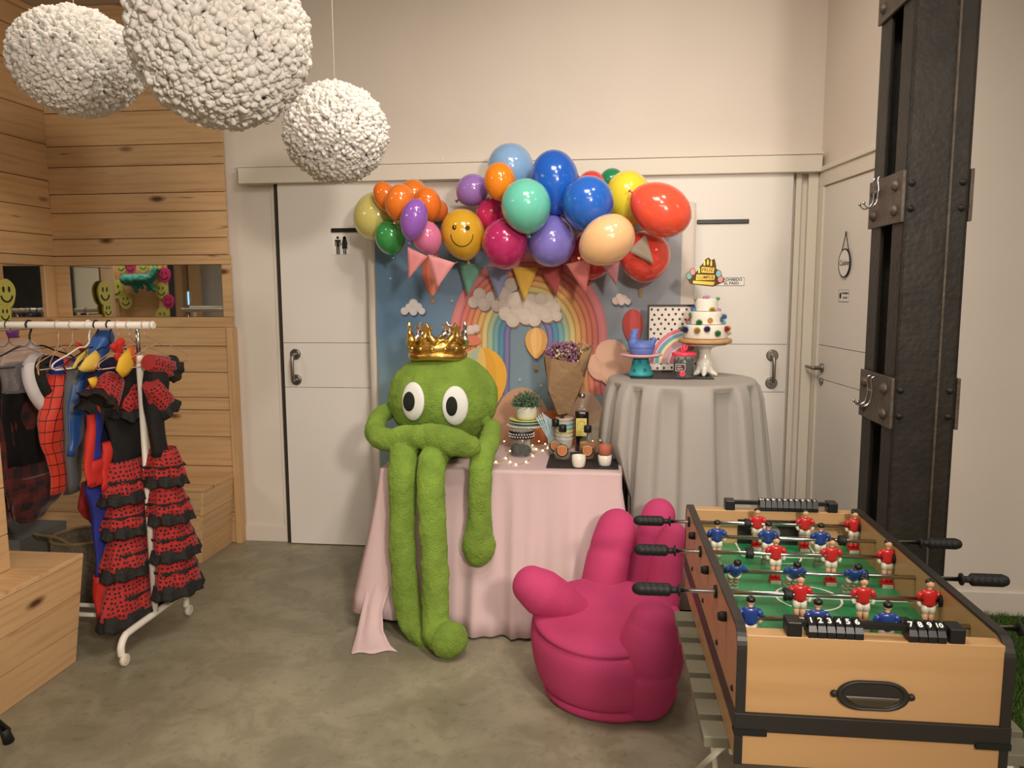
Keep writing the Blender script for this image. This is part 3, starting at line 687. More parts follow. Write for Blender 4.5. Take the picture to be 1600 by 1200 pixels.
# ================================================================== bunting
BF = [((637, 386), (668, 401), (637, 437), (206, 128, 130), 'pink flag at the left end of the bunting, below the pink balloon'),
      ((669, 398), (711, 411), (682, 452), (214, 140, 144), 'pink flag beside the mint one on the bunting, over the printed red balloon'),
      ((716, 409), (754, 416), (730, 463), (112, 168, 148), 'mint green flag of the bunting'),
      ((759, 416), (799, 419), (777, 468), (142, 152, 190), 'greyish lavender flag of the bunting, beside the yellow one'),
      ((801, 418), (841, 418), (819, 472), (238, 190, 84), 'yellow flag in the middle of the bunting'),
      ((842, 418), (881, 413), (869, 464), (192, 92, 92), 'dark red flag of the bunting, over the printed rainbow'),
      ((885, 413), (924, 405), (915, 461), (206, 116, 110), 'salmon flag of the bunting below the cream balloon'),
      ((939, 412), (969, 405), (963, 447), (190, 128, 136), 'dusty pink flag of the bunting, right of the salmon one'),
      ((983, 392), (1009, 366), (1022, 414), (160, 146, 128), 'grey flag of the bunting lying on the red balloon')]
bn = thing('bunting', 'string of nine coloured triangle flags hung across the top of the backdrop', 'bunting', at(820, 415, Y=4.1))
ys = [YS[8]-.12, YS[8]-.13, 4.33, 4.33, 4.33, 4.33, YS[25]-.155, YS[25]-.155, YS[24]-.17]
for (a, b, c, col, lab), yy in zip(BF, ys):
    mb = MB(); P = [at(*p, Y=yy) for p in (a, b, c)]; n = 6
    g = []
    for j in range(n+1):
        row = []
        for i in range(n+1-j):
            u = i/n; v = j/n; p = P[0]*(1-u-v)+P[1]*u+P[2]*v; p.y += .006*sin(u*7+v*3); row.append(mb.V(p))
        g.append(row)
    for j in range(n):
        for i in range(n-j):
            mb.F((g[j][i], g[j][i+1], g[j+1][i]), True)
            if i < n-j-1: mb.F((g[j][i+1], g[j+1][i+1], g[j+1][i]), True)
    f = mb.build('flag', M('flag_%d_%d_%d' % col, col, .8), bn, solid=.0015); f['label'] = lab
mb = MB(); pts = []
for (a, b, c, col, lab), yy in zip(BF, ys): pts += [at(*a, Y=yy+.003), at(*b, Y=yy+.003)]
mb.tube(pts, .0013, 6); mb.build('string', M('string', (210, 190, 180), .8), bn)
# ================================================================== paper pompoms
pomm = M('tissue_white', (208, 203, 197), .95, sss=.5); core = M('pompom_core', (190, 180, 168), .9)
def pompom(px, py, D, r, sq, label, seed, n=1500):
    rg = random.Random(seed); d = (rt*(px-800)/FPX + up*(600-py)/FPX + fw); c = Vector((0, 0, CAMZ))+d*D
    t = thing('pompom', label, 'pompom', c, 'white pompoms hanging from the ceiling')
    MB().ball(c, (r*.86, r*.86, r*.86*sq), 20, 14).build('core', core, t)
    mb = MB()
    for i in range(n):
        z = 1-2*(i+.5)/n; ph = i*2.39996+rg.uniform(-.15, .15); q = sqrt(1-z*z); dr = Vector((q*cos(ph), q*sin(ph), z))
        k = .5+.5*mnoise.noise(dr*3.1+Vector((seed, 0, 0))); rr = r*(.865+.05*k+rg.uniform(-.01, .03))
        s = r*rg.uniform(.042, .078); rad = (s*rg.uniform(.45, .85), s*rg.uniform(.6, 1.0), s*rg.uniform(.8, 1.35))
        Q = Vector((0, 0, 1)).rotation_difference((dr+Vector((rg.gauss(0, .5), rg.gauss(0, .5), rg.gauss(0, .5)))).normalized()).to_matrix() @ Matrix.Rotation(rg.uniform(0, 6), 3, 'Z')
        p = dr*rr; p.z *= sq; v0 = len(mb.v)
        mb.ball(c+p, rad, 8, 6, Q)
        for k in range(v0, len(mb.v)):
            w = Vector(mb.v[k]); mb.v[k] = tuple(w+mnoise.noise_vector(w*95)*.0045)
    mb.build('petals', pomm, t)
    MB().cyl(c+Vector((0, 0, r*.7)), (c.x, c.y, CEIL), .0012, seg=6).build('cord', M('cord_clear', (220, 220, 215), .4), t)
pompom(345, 62, 1.83, .215, .98, 'largest looking white fluffy pompom, cut by the top of the picture', 1, 5200)
pompom(121, 98, 2.6, .213, .84, 'white pompom at the far left, in front of the pine wall, lit from above', 2, 4200)
pompom(525, 208, 3.04, .212, .94, 'lowest white pompom, in front of the white rail over the doors', 3, 4200)
# ================================================================== table in a pink cloth
TZ = .745; tx0, tx1, ty0, ty1 = -1.045, .108, 3.55, 4.2
t = thing('party_table', 'rectangular table hidden under the pale pink cloth', 'table', ((tx0+tx1)/2, (ty0+ty1)/2, 0))
MB().b2((tx0+.01, ty0+.01, TZ-.03), (tx1-.01, ty1-.01, TZ-.006)).build('tabletop', white_metal, t)
for x in (tx0+.06, tx1-.06):
    for y in (ty0+.06, ty1-.06): MB().cyl((x, y, 0), (x, y, TZ-.03), .015).build('leg', white_metal, t)
pink = M('pink_cloth', (206, 180, 180), .85, bump=.12, bs=5, sheen=.1)
mb = MB(); N_ = 220; per = []
w, d = tx1-tx0, ty1-ty0; P_ = 2*(w+d)
def rect_pt(s_):       # point and outward normal on the table edge, starting front left, running right
    if s_ < w: return (tx0+s_, ty0), (0, -1)
    s_ -= w
    if s_ < d: return (tx1, ty0+s_), (1, 0)
    s_ -= d
    if s_ < w: return (tx1-s_, ty1), (0, 1)
    s_ -= w; return (tx0, ty1-s_), (-1, 0)
rows = [0, .006, .02, .06, .15, .25, .35, .45, .55, .64, .715]
rings = []
for ri, h in enumerate(rows):
    ring = []
    for i in range(N_):
        s_ = P_*i/N_; (x, y), (nx, ny) = rect_pt(s_)
        cs = [0, w, w+d, 2*w+d, P_]; dc, ci = min((abs(s_-c), k) for k, c in enumerate(cs)); corner = max(0, 1-dc/.16)
        if corner > 0:
            sg = [(-.7, -.7), (.7, -.7), (.7, .7), (-.7, .7), (-.7, -.7)][ci]; k = corner*corner; nx, ny = nx*(1-k)+sg[0]*k, ny*(1-k)+sg[1]*k; q = sqrt(nx*nx+ny*ny); nx /= q; ny /= q
        fr = h/.715
        rip = .018*sin(s_*13+1.3)+.012*sin(s_*29)+.006*sin(s_*51+h*4)
        front = s_ < w
        if front: rip += .022*math.exp(-((s_-.66)/.018)**2)-.012*math.exp(-((s_-.60)/.03)**2)+.014*math.exp(-((s_-.93)/.02)**2)+.006*sin(s_*70)
        base = .05
        if front: base = lerp(.10, .25, min(1, s_/w*1.1))*(1 if s_ < w-.2 else .9)
        if w <= s_ < w+d: base = lerp(.05, .01, min(1, (s_-w)/.3))
        out = .004+base*fr**1.3+rip*fr**.8*(1.2 if front else .5)
        if ci in (0, 4) and corner > 0: out += corner*.06*fr**1.3
        drop = h+.004*(h > 0)
        if front: drop *= 1-.03*sin(s_*5+2)-.05*(s_ < .5)*corner
        ring.append((x+nx*out, y+ny*out, max(.012, TZ-drop+.004)))
    rings.append(ring)
inner = [[(lerp(p[0], (tx0+tx1)/2, k), lerp(p[1], (ty0+ty1)/2, k), TZ+.004) for i, p in enumerate(rings[0])] for k in (.97, .6, .25)]
inner = [[(lerp(p[0], (tx0+tx1)/2, k), lerp(p[1], (ty0+ty1)/2, k), TZ+.004) for p in rings[0]] for k in (.9, .5, .15)]
mb.loft(inner+rings, (True, False))
o = mb.build('tablecloth', pink, solid=.002); tag(o, 'pale pink cloth draped over the party table down to the floor', 'tablecloth')
# corner of the cloth that trails on the floor at the left
mb = MB(); g = []
cA = [((560, 905), 3.40), ((556, 960), 3.33), ((549, 1019), 3.2), ((552, 1022), 3.16)]
fold = [[at(576, 905, Y=3.44), at(610, 915, Y=3.42)], [at(566, 950, Y=3.37), at(598, 955, Y=3.36)], [at(557, 990, Y=3.28), at(600, 985, Y=3.27)], [at(549, 1019, Z=.008), at(612, 1008, Z=.008)], [at(550, 1022, Z=.004), at(622, 1017, Z=.004)]]
for a_, b_ in fold: g.append([mb.V(a_.lerp(b_, k/8)+Vector((0, .012*sin(k*1.3), 0))) for k in range(9)])
for j in range(len(g)-1):
    for k in range(8): mb.F((g[j][k], g[j][k+1], g[j+1][k+1], g[j+1][k]), True)
mb.build('trailing_corner', pink, o, solid=.002)
# ================================================================== round bar table in grey cloth
RX, RY, RR, RZ = .420, 4.0, .37, 1.150
t = thing('bar_table', 'tall round bar table hidden under the grey cloth', 'table', (RX, RY, 0))
MB().lathe([(RR-.006, RZ-.03), (RR-.006, RZ-.008)], (RX, RY, 0), 40).build('tabletop', white_metal, t)
MB().cyl((RX, RY, .02), (RX, RY, RZ-.03), .035).build('pole', steel, t); MB().lathe([(.24, 0), (.23, .02)], (RX, RY, 0), 32).build('base', steel, t)
grey = M('grey_cloth', (166, 160, 153), .7, bump=.06, bs=18, sheen=.15)
mb = MB(); rings = []; n = 240; nf = 12
def fold_(t_):      # broad pleats: flat crests with narrower valleys
    q = (t_*nf/(2*pi)+.22*sin(t_*3.1+.5)) % 1.0
    return .5+.5*math.tanh(4.5*sin(2*pi*q)+.5)
for h, base, amp in [(-.0, .40*RR, 0), (0, .85*RR, 0), (0, RR-.008, 0), (.005, RR, .0), (.015, RR+.003, .004), (.035, RR+.004, .030), (.10, RR+.010, .052), (.3, RR+.03, .062), (.55, RR+.065, .052), (.8, RR+.10, .062), (1.02, RR+.13, .07)]:
    ring = []
    for i in range(n):
        a = 2*pi*i/n; r = base+amp*(fold_(a)-.45)*(1+.25*sin(a*5+1))+(h*.012*sin(a*7+2))
        x, y = RX+r*cos(a), min(RY+r*sin(a), 4.372)
        lim = .150+.01*fold_(a)
        if h > .3: x = max(x, lerp(x, lim, min(1, (h-.3)/.12))) if x < lim else x
        ring.append((x, y, RZ-h+.002))
    rings.append(ring)
mb.loft(rings, (True, False)); o = mb.build('tablecloth', grey, solid=.002); tag(o, 'grey pleated cloth over the tall round table', 'tablecloth')
# ================================================================== green plush creature
plm = M('green_plush', (126, 156, 60), .95, bump=1.0, bs=150, sheen=.7, var=.25, vs_=9)
hc = at(693, 622, Y=3.83)
t = thing('plush_toy', 'giant green plush creature with long legs sitting on the pink table', 'plush toy', hc)
mb = MB().mat(plm)
hr = .283
def head_pt(u, v):
    pass
rg_ = []
prof = []
mb.ball(hc, (hr, .225, .235), 40, 28)
# chin and seat of the body under the head
mb.ball((hc.x+.01, 3.86, TZ+.10), (.18, .14, .10), 24, 16)
A = lambda px, py, Y: at(px, py, Y=Y)
def limb(pts, rs, sq=1): mb.tube(spline(pts, 5), [x for i in range(len(rs)-1) for x in [lerp(rs[i], rs[i+1], k/5) for k in range(5)]]+[rs[-1]], 16, flat=sq); mb.ball(pts[-1], rs[-1], 16, 12); mb.ball(pts[0], rs[0], 16, 12)
# left leg of the picture: over the table edge, down to the floor
limb([A(650, 692, 3.66), A(633, 702, 3.52), A(629, 735, 3.44), A(629, 800, 3.41), A(630, 880, 3.375), A(640, 960, 3.335), A(663, 992, 3.29)], [.062, .066, .068, .062, .060, .064, .062])
limb([A(705, 692, 3.66), A(682, 708, 3.50), A(673, 745, 3.38), A(676, 820, 3.34), A(680, 900, 3.29), A(682, 955, 3.25)], [.062, .066, .066, .064, .063, .062])
f = at(690, 1000, Y=3.19)
mb.tube(spline([A(682, 955, 3.25), at(683, 985, Y=3.22), at(697, 998, Y=3.185), at(706, 998, Y=3.17)], 5), [.062]*5+[.073]*5+[.084]*5+[.076], 18); mb.ball(at(704, 998, Y=3.17), .078, 18, 12)
# arm folded across the mouth: shoulder behind the head, elbow out, hand at the right
limb([A(612, 640, 3.86), A(592, 652, 3.74), A(586, 674, 3.62), A(605, 688, 3.54), A(640, 682, 3.50), A(678, 683, 3.475), A(712, 692, 3.45), A(736, 697, 3.435)], [.042, .046, .052, .056, .054, .062, .068, .048])
# other arm hangs over the table edge
limb([A(768, 668, 3.72), A(764, 690, 3.62), A(754, 715, 3.49), A(750, 760, 3.44), A(750, 810, 3.43)], [.046, .052, .056, .056, .055])
mb.ball(A(748, 852, 3.425), (.080, .07, .098), 20, 14)
mb.tube([A(750, 800, 3.43), A(748, 850, 3.425)], [.054, .07], 16)
pl = baked(mb, 'body', [remesh(.008), smooth(6, .6), displace(.016, .08), displace(.007, .018)], t, [plm])
felt = M('white_felt', (226, 226, 222), .9, bump=.1, bs=300); pup = M('black_felt', (26, 30, 22), .9)
def eye(px, py, rx, ry, ppx, ppy, lab):
    def surf(x, y, off):
        d = rt*(x-800)/FPX + up*(600-y)/FPX + fw; o_ = Vector((0, 0, CAMZ))-hc; S = Vector((hr, .225, .235))
        a = sum((d[i]/S[i])**2 for i in range(3)); b = 2*sum(d[i]*o_[i]/S[i]**2 for i in range(3)); c = sum((o_[i]/S[i])**2 for i in range(3))-1
        D = b*b-4*a*c; k = (-b-sqrt(max(D, 0)))/(2*a); p = Vector((0, 0, CAMZ))+d*k; nrm = Vector([(p[i]-hc[i])/S[i]**2 for i in range(3)]).normalized(); return p+nrm*off
    def patch(cx, cy, ax, ay, name, m_, par, off):
        mb = MB(); rings = []
        for q, e in ((1, -.004), (1, 0), (.93, .004), (.7, .0055), (.4, .006), (.08, .006)): rings.append([tuple(surf(cx+ax*q*cos(2*pi*i/36), cy+ay*q*sin(2*pi*i/36), off+e)) for i in range(36)])
        mb.loft(rings, (False, True)); return mb.build(name, m_, par)
    e = patch(px, py, rx, ry, 'eye', felt, t, .007); patch(ppx, ppy, 8.6, 14.5, 'pupil', pup, e, .0135)
eye(646.5, 627, 17, 29.5, 641.5, 627, ''); eye(711, 633.5, 20, 30, 705.5, 634, '')
# ---- crown balloon on the head
gold = M('gold_foil', (222, 184, 104), .32, 1, bump=.12, bs=40); silv = M('silver_foil', (216, 210, 206), .25, 1)
cc = at(684, 556, Y=3.80); cc.z = hc.z+.212
t = thing('crown_balloon', 'golden foil crown with star tips on the head of the green plush', 'crown', cc)
def ring(mb, c, R0, r, zoff, n=48, wob=0):
    rr = []
    for i in range(n): a = 2*pi*i/n; rr.append([(c.x+(R0+r*cos(b)*(1+wob*sin(a*14)))*cos(a), c.y+(R0+r*cos(b)*(1+wob*sin(a*14)))*sin(a)*.92, c.z+zoff+r*1.0*sin(b)+.004*sin(a*3)) for b in [2*pi*k/12 for k in range(12)]])
    mb.loft(rr+[rr[0]], (False, False))
mb = MB(); ring(mb, cc, .128, .021, .012, wob=.1); mb.build('base_ring', gold, t)
mb = MB(); rr = []
prof = [(.126, .022), (.138, .035), (.142, .055), (.134, .078), (.122, .085), (.114, .07), (.116, .04)]
for i in range(72): a = 2*pi*i/72; q = 1+.035*abs(sin(a*7)); rr.append([(cc.x+r*q*cos(a), cc.y+r*q*sin(a)*.92, cc.z+z+.008*abs(cos(a*3.5))*(z > .05)) for r, z in prof])
mb.loft(rr+[rr[0]], (False, False)); mb.build('band', gold, t)
for i in range(14): a = 2*pi*(i+.5)/14; MB().ball((cc.x+.142*cos(a), cc.y+.142*sin(a)*.92, cc.z+.05), (.014, .014, .012), 10, 8).build('puffed_jewel', gold, t)
def star(r, k=.46, n=5, rot=0): return [((r if i % 2 == 0 else r*k)*sin(rot+pi*i/n), (r if i % 2 == 0 else r*k)*cos(rot+pi*i/n)) for i in range(2*n)]
for i in range(6):
    a = 2*pi*i/6+.35; back = sin(a) > 0; m_ = silv if back else gold
    px_, py_ = cc.x+.134*cos(a), cc.y+.134*sin(a)*.92
    mb = MB(); zb, zt = cc.z+.075, cc.z+.128
    tz = Vector((cos(a), sin(a), 0)); tg = Vector((-sin(a), cos(a), 0))
    mb.tube([Vector((px_, py_, zb))-tg*.05, Vector((px_, py_, zb+.028))-tg*.018, Vector((px_, py_, zt))+tz*.006], [.021, .018, .013], 10)
    mb.tube([Vector((px_, py_, zb))+tg*.05, Vector((px_, py_, zb+.028))+tg*.018, Vector((px_, py_, zt))+tz*.006], [.021, .018, .013], 10)
    p = mb.build('point', m_, t)
    mb = MB(); Q = Matrix.Translation(Vector((px_, py_, zt+.016))+tz*.006) @ Matrix.Rotation(a+pi/2, 4, 'Z') @ Matrix.Rotation(pi/2, 4, 'X') @ Matrix.Translation((0, 0, -.006))
    mb.prism(star(.037, .54), .014, Q); mb.build('star', m_, p, bevel=.004)
# ================================================================== hand chair
pk = M('pink_velour', (184, 58, 106), .85, bump=.25, bs=220, sheen=.6, var=.10, vs_=4)
HX, HY = .045, 2.955
t = thing('hand_chair', 'bright pink armchair shaped like an open hand, beside the football table', 'armchair', (HX, HY, 0))
n = 64
mb = MB(); mb.lathe([(.225, 0), (.262, .008), (.27, .03), (.262, .05), (.23, .055)], (HX+.01, HY, 0), n, sy=1.0); mb.build('base_ring', pk, t, sub=1)
mb = MB(); rings = []
for z, r in [(.045, .235), (.05, .262), (.075, .284), (.13, .304), (.20, .315), (.235, .316), (.265, .310), (.285, .297), (.29, .27)]: rings.append([tuple((HX+r*cos(a)*.98, HY+r*sin(a)*1.02, z+(.075*(z/.29)**2*(.5+.5*sin(a))))) for a in [2*pi*i/n for i in range(n)]])
mb.loft(rings, (True, True)); mb.build('body', pk, t, sub=1)
mb = MB(); rings = []
for q, z in [(1.0, .265), (1.03, .285), (1.0, .305), (.86, .316), (.6, .312), (.3, .304), (.05, .302)]: rings.append([tuple((HX-.015+.275*q*cos(a), HY-.03+.275*q*sin(a), z+.0375+.0375*sin(a)*q)) for a in [2*pi*i/n for i in range(n)]])
mb.loft(rings, (True, True)); mb.build('seat_cushion', pk, t, sub=1)
def finger(pts, rs, name='finger', fl=.82, crease=(), tip=1.0):
    P2 = spline(pts, 7); R2 = [x for i in range(len(rs)-1) for x in [lerp(rs[i], rs[i+1], k/7) for k in range(7)]]+[rs[-1]]
    for c in crease:
        k = int(c*(len(P2)-1)); R2[k] *= .955
    d = (P2[-1]-P2[-2]).normalized(); r = R2[-1]
    for k in (20, 38, 54, 68, 80, 88): P2.append(pts[-1]+d*r*sin(R(k))*tip); R2.append(r*cos(R(k)))
    mb = MB(); mb.tube(P2, R2, 26, flat=fl); return mb.build(name, pk, t, sub=1)
finger([A(930, 985, 3.12), A(940, 930, 3.18), A(951, 870, 3.23), A(963, 826, 3.27)], [.104, .102, .096, .088], crease=(.35, .72))
finger([A(985, 985, 3.20), A(1003, 920, 3.27), A(1018, 850, 3.31), A(1029, 806, 3.34)], [.094, .090, .086, .078], crease=(.4, .75))
finger([A(1018, 990, 3.04), A(1036, 930, 3.10), A(1044, 870, 3.14), A(1054, 838, 3.16)], [.080, .076, .068, .056], crease=(.4, .75))
finger([A(1000, 1092, 2.81), A(1006, 1050, 2.76), A(1013, 1010, 2.74), A(1020, 976, 2.745)], [.122, .124, .114, .094], 'little_finger', .9, crease=(.5,), tip=1.0)
finger([A(898, 958, 3.0), A(870, 940, 2.95), A(846, 925, 2.92), A(828, 913, 2.91)], [.080, .094, .098, .082], 'thumb', .95, tip=.8)
# ================================================================== slatted table and football table on it
slat = M('grey_green_paint', (118, 115, 98), .45, bump=.08, bs=20)
t = thing('slatted_table', 'folding table of grey painted slats on thin white legs, under the football table', 'table', (.62, 2.15, 0))
ysl = [2.445, 2.325, 2.215, 2.105, 2.0, 1.892, 1.79]
for y in ysl: MB().b2((.255, y-.037, .518), (1.02, y+.037, .546)).build('slat', slat, t, bevel=.003)
for x in (.33, .94): MB().b2((x-.012, 1.76, .500), (x+.012, 2.48, .521)).build('rail', white_metal, t)
for x in (.33, .94):
    for a, b in ((1.80, 2.42), (2.40, 1.86)): MB().tube([(x+(.012 if a > b else -.012), a, .505), (x+(.012 if a > b else -.012), b, .008)], .008, 10).build('leg', white_metal, t)
beech = wood('laminate_beech', 0, (186, 146, 100), (174, 132, 86), .05, False, .5, .4)
beech_y = wood('laminate_beech_side', 1, (186, 146, 100), (174, 132, 86), .05, False, .5, .4)
trim_b = M('black_edge', (38, 35, 32), .45); rubber = M('rubber', (20, 20, 20), .6)
fx0, fx1, fy0, fy1, fzb, fzt = .309, .878, 1.65, 2.675, .548, .862
T = thing('football_table', 'tabletop football game with red and blue players, beech sides and black edges', 'football table', ((fx0+fx1)/2, (fy0+fy1)/2, .546))
# side panels: profile in YZ with rounded upper corners
def side_profile(y0, y1, z0, z1, r, n=8):
    pts = [(y0, z0)]
    for k in range(n+1): a = pi-pi/2*k/n; pts.append((y0+r+r*cos(a), z1-r+r*sin(a)))
    for k in range(n+1): a = pi/2-pi/2*k/n; pts.append((y1-r+r*cos(a), z1-r+r*sin(a)))
    pts.append((y1, z0)); return pts
for x in (fx0, fx1-.018):
    Q = Matrix(((0, 0, 1, x), (1, 0, 0, 0), (0, 1, 0, 0), (0, 0, 0, 1)))
    mb = MB(); mb.prism(side_profile(fy0, fy1, .67, fzt, .045), .018, Q); mb.build('side_panel', beech_y, T)
    pr = side_profile(fy0, fy1, .668, fzt+.001, .046); mb = MB(); rr = []
    for y, z in pr:
        cy, cz = (fy0+fy1)/2, .72; rr.append(None)
    inn = side_profile(fy0+.004, fy1-.004, .668, fzt-.003, .042); outt = side_profile(fy0-.003, fy1+.003, .668, fzt+.004, .049)
    for (yi, zi), (yo, zo) in zip(inn, outt): rr.append([(x-.0015, yi, zi), (x-.0015, yo, zo), (x+.0195, yo, zo), (x+.0195, yi, zi)])
    rr = [r for r in rr if r]; mb.loft(rr, smooth=False); mb.build('edge_trim', trim_b, T)
for y in (fy0, fy1-.045): MB().b2((fx0+.018, y+.002, .67), (fx1-.018, y+.043, fzt-.012)).build('end_panel', beech, T, bevel=.002)
MB().b2((fx0-.004, fy0-.004, .628), (fx1+.004, fy1+.004, .67)).build('band', trim_b, T, bevel=.002)
for x in (fx0+.022, fx1-.022):
    MB().b2((x-.045 if x > .5 else x-.026, fy0-.007, .62), (x+.026 if x > .5 else x+.045, fy0+.02, .634)).build('corner_foot', rubber, T)
MB().b2((fx0+.002, fy0+.002, fzb), (fx1-.002, fy1-.002, .628)).build('lower_panel', beech, T)
for x in (fx0-.001, fx1-.016): MB().b2((x, fy0-.002, fzb), (x+.017, fy0+.01, .628)).build('edge_trim', trim_b, T)
# thin dark line and round screw heads on the long sides
for x, sx in ((fx0, -1), (fx1, 1)):
    for y in [1.70, 1.93, 2.20, 2.46, 2.63]: mb = MB(); mb.lathe([(.008, 0), (.006, .004), (0, .006)], (x, y, .70), 12, (sx, 0, 0), (False, False)); mb.build('screw', trim_b, T)
# pitch
def pitch_mat():
    m = bpy.data.materials.new('pitch_green'); m.use_nodes = True; nt = m.node_tree; b = nt.nodes['Principled BSDF']; L = nt.links.new
    N = lambda q: nt.nodes.new('ShaderNode'+q); tc = N('TexCoord'); v = N('TexVoronoi'); v.inputs['Scale'].default_value = 16; v.distance = 'CHEBYCHEV'; L(tc.outputs['Object'], v.inputs[0])
    n = N('TexNoise'); n.inputs['Scale'].default_value = 24; L(tc.outputs['Object'], n.inputs[0])
    mx = N('Mix'); mx.data_type = 'RGBA'; mx.inputs[6].default_value = lin((24, 118, 70)); mx.inputs[7].default_value = lin((58, 158, 98))
    sp = N('SeparateColor'); L(v.outputs['Color'], sp.inputs[0]); ml = N('Math'); ml.operation = 'MULTIPLY'; L(sp.outputs[0], ml.inputs[0]); L(n.outputs['Fac'], ml.inputs[1]); L(ml.outputs[0], mx.inputs[0])
    L(mx.outputs[2], b.inputs['Base Color']); b.inputs['Roughness'].default_value = .35; return m
pz = .735
mb = MB().mat(pitch_mat()); mb.b2((fx0+.018, fy0+.045, pz-.004), (fx1-.018, fy1-.045, pz)); mb.mat(M('line_white', (232, 228, 214), .5))
mx_, my_ = (fx0+fx1)/2, (fy0+fy1)/2; zl = pz+.0006
mb.b2((fx0+.018, my_-.003, pz), (fx1-.018, my_+.003, zl))
def arc(cx, cy, r, a0, a1, n=40, w=.006, ky=1):
    for k in range(n):
        a, b = R(lerp(a0, a1, k/n)), R(lerp(a0, a1, (k+1)/n))
        mb.F([mb.V((cx+q*cos(t_), cy+q*ky*sin(t_), zl+.0002)) for q, t_ in ((r, a), (r+w, a), (r+w, b), (r, b))])
arc(mx_, my_, .085, 0, 360)
for ye, s in ((fy0+.045, 1), (fy1-.045, -1)):
    mb.b2((mx_-.12, ye+.13*s-.003, pz), (mx_+.12, ye+.13*s+.003, zl))
    for sx in (-1, 1): mb.b2((mx_+sx*.12-.003, ye, pz), (mx_+sx*.12+.003, ye+.13*s, zl))
    arc(mx_, ye+.13*s, .06, 0 if s > 0 else 180, 180 if s > 0 else 360, 20)
mb.build('pitch', None, T)
for y, s in ((fy1-.046, -1), (fy0+.046, 1)):
    mb = MB().mat(trim_b); mb.b2((mx_-.115, y-.003, pz), (mx_+.085, y+.002, pz+.085)); mb.mat(M('goal_brown', (120, 100, 76), .6));  # plain brown material slot, no face carries it
    g = mb.build('goal', None, T); 
    m2 = MB(); m2.prism([(lerp(-.03, .05, .5)+.035*cos(2*pi*k/24), .032+.026*sin(2*pi*k/24)) for k in range(24)], .003, Matrix.Translation((mx_-.02, y-.0035 if s < 0 else y+.0005, pz+.01)) @ Matrix.Rotation(pi/2, 4, 'X')); m2.build('goal_cup', M('cup_grey', (128, 124, 118), .4), g)
# ball return on the near end
bc = at(1363, 1086, Y=fy0); out = [(.048*cos(a)*(1)+(.022 if cos(a) > 0 else -.022), .031*sin(a)) for a in [2*pi*k/40 for k in range(40)]]
mb = MB(); rr = []
for q, yy in ((1.07, 0), (1.07, -.006), (.97, -.008), (.90, -.004), (.86, -.001)): rr.append([(bc.x+x*q, fy0+yy, bc.z+z*q) for x, z in out])
mb.loft(rr, (False, True)); mb.mat(trim_b)
for sx in (-1, 1): mb.lathe([(.008, 0), (.007, .005), (.003, .007)], (bc.x+sx*.080, fy0, bc.z), 12, (0, -1, 0), (False, True))
cup = mb.build('ball_return', black_plastic, T)
mb = MB(); mb.loft([[(bc.x+x*.80, fy0-.0025, bc.z+max(-.031*.86, min(-.004, z*.8))) for x, z in out], [(bc.x+x*.74, fy0-.006, bc.z+max(-.031*.8, min(-.010, z*.76))) for x, z in out]], (False, True)); mb.build('lip', M('lip_brown', (62, 52, 36), .3), cup)
# score counters on both ends
def counter(y, s, groups, x0, x1, nums):
    """black rod with numbered sliding beads"""
    z = fzt-.012
    mb = MB().b2((x0, y-.008, z+.018), (x1, y+.008, z+.030)); r = mb.build('score_counter', black_plastic, T)
    for x in (x0+.012, x1-.012): MB().b2((x-.016, y-.022, z), (x+.016, y+.022, z+.034)).build('end_block', black_plastic, r, bevel=.003)
    k = 0
    for gx, n in groups:
        for i in range(n):
            x = gx+i*.0193; mb = MB().mat(black_plastic); w = .0088
            mb.loft([[(x-w, y-.024, z+.001), (x+w, y-.024, z+.001), (x+w, y+.020, z+.001), (x-w, y+.020, z+.001)], [(x-w, y-.024, z+.014), (x+w, y-.024, z+.014), (x+w, y+.020, z+.014), (x-w, y+.020, z+.014)],
                     [(x-w*.9, y-.018, z+(.026 if s > 0 else .036)), (x+w*.9, y-.018, z+(.026 if s > 0 else .036)), (x+w*.9, y+.010, z+.038), (x-w*.9, y+.010, z+.038)]], smooth=False)
            mb.mat(M('number_white', (236, 234, 228), .5)); Q = Matrix.Translation((x, y-.004, z+(.0324 if s > 0 else .0374))) @ (Matrix.Rotation(math.atan2(.012, .028), 4, 'X') if s > 0 else Matrix.Rotation(math.atan2(.002, .028), 4, 'X') @ Matrix.Rotation(pi, 4, 'Z'))
            text_into(mb, str(nums[k]), .0205 if nums[k] < 10 else .0165, Q, bold=.0005); mb.build('bead', None, r); k += 1
cy = fy0+.023; X_ = lambda px: at(px, 985, Z=fzt).x
counter(cy, 1, [(X_(1268), 6), (X_(1418), 4)], X_(1232), X_(1492), list(range(1, 11)))
X2 = lambda px: at(px, 786, Z=fzt).x
counter(fy1-.023, -1, [(X2(1186), 10)], X2(1132), X2(1296), list(range(10, 0, -1)))
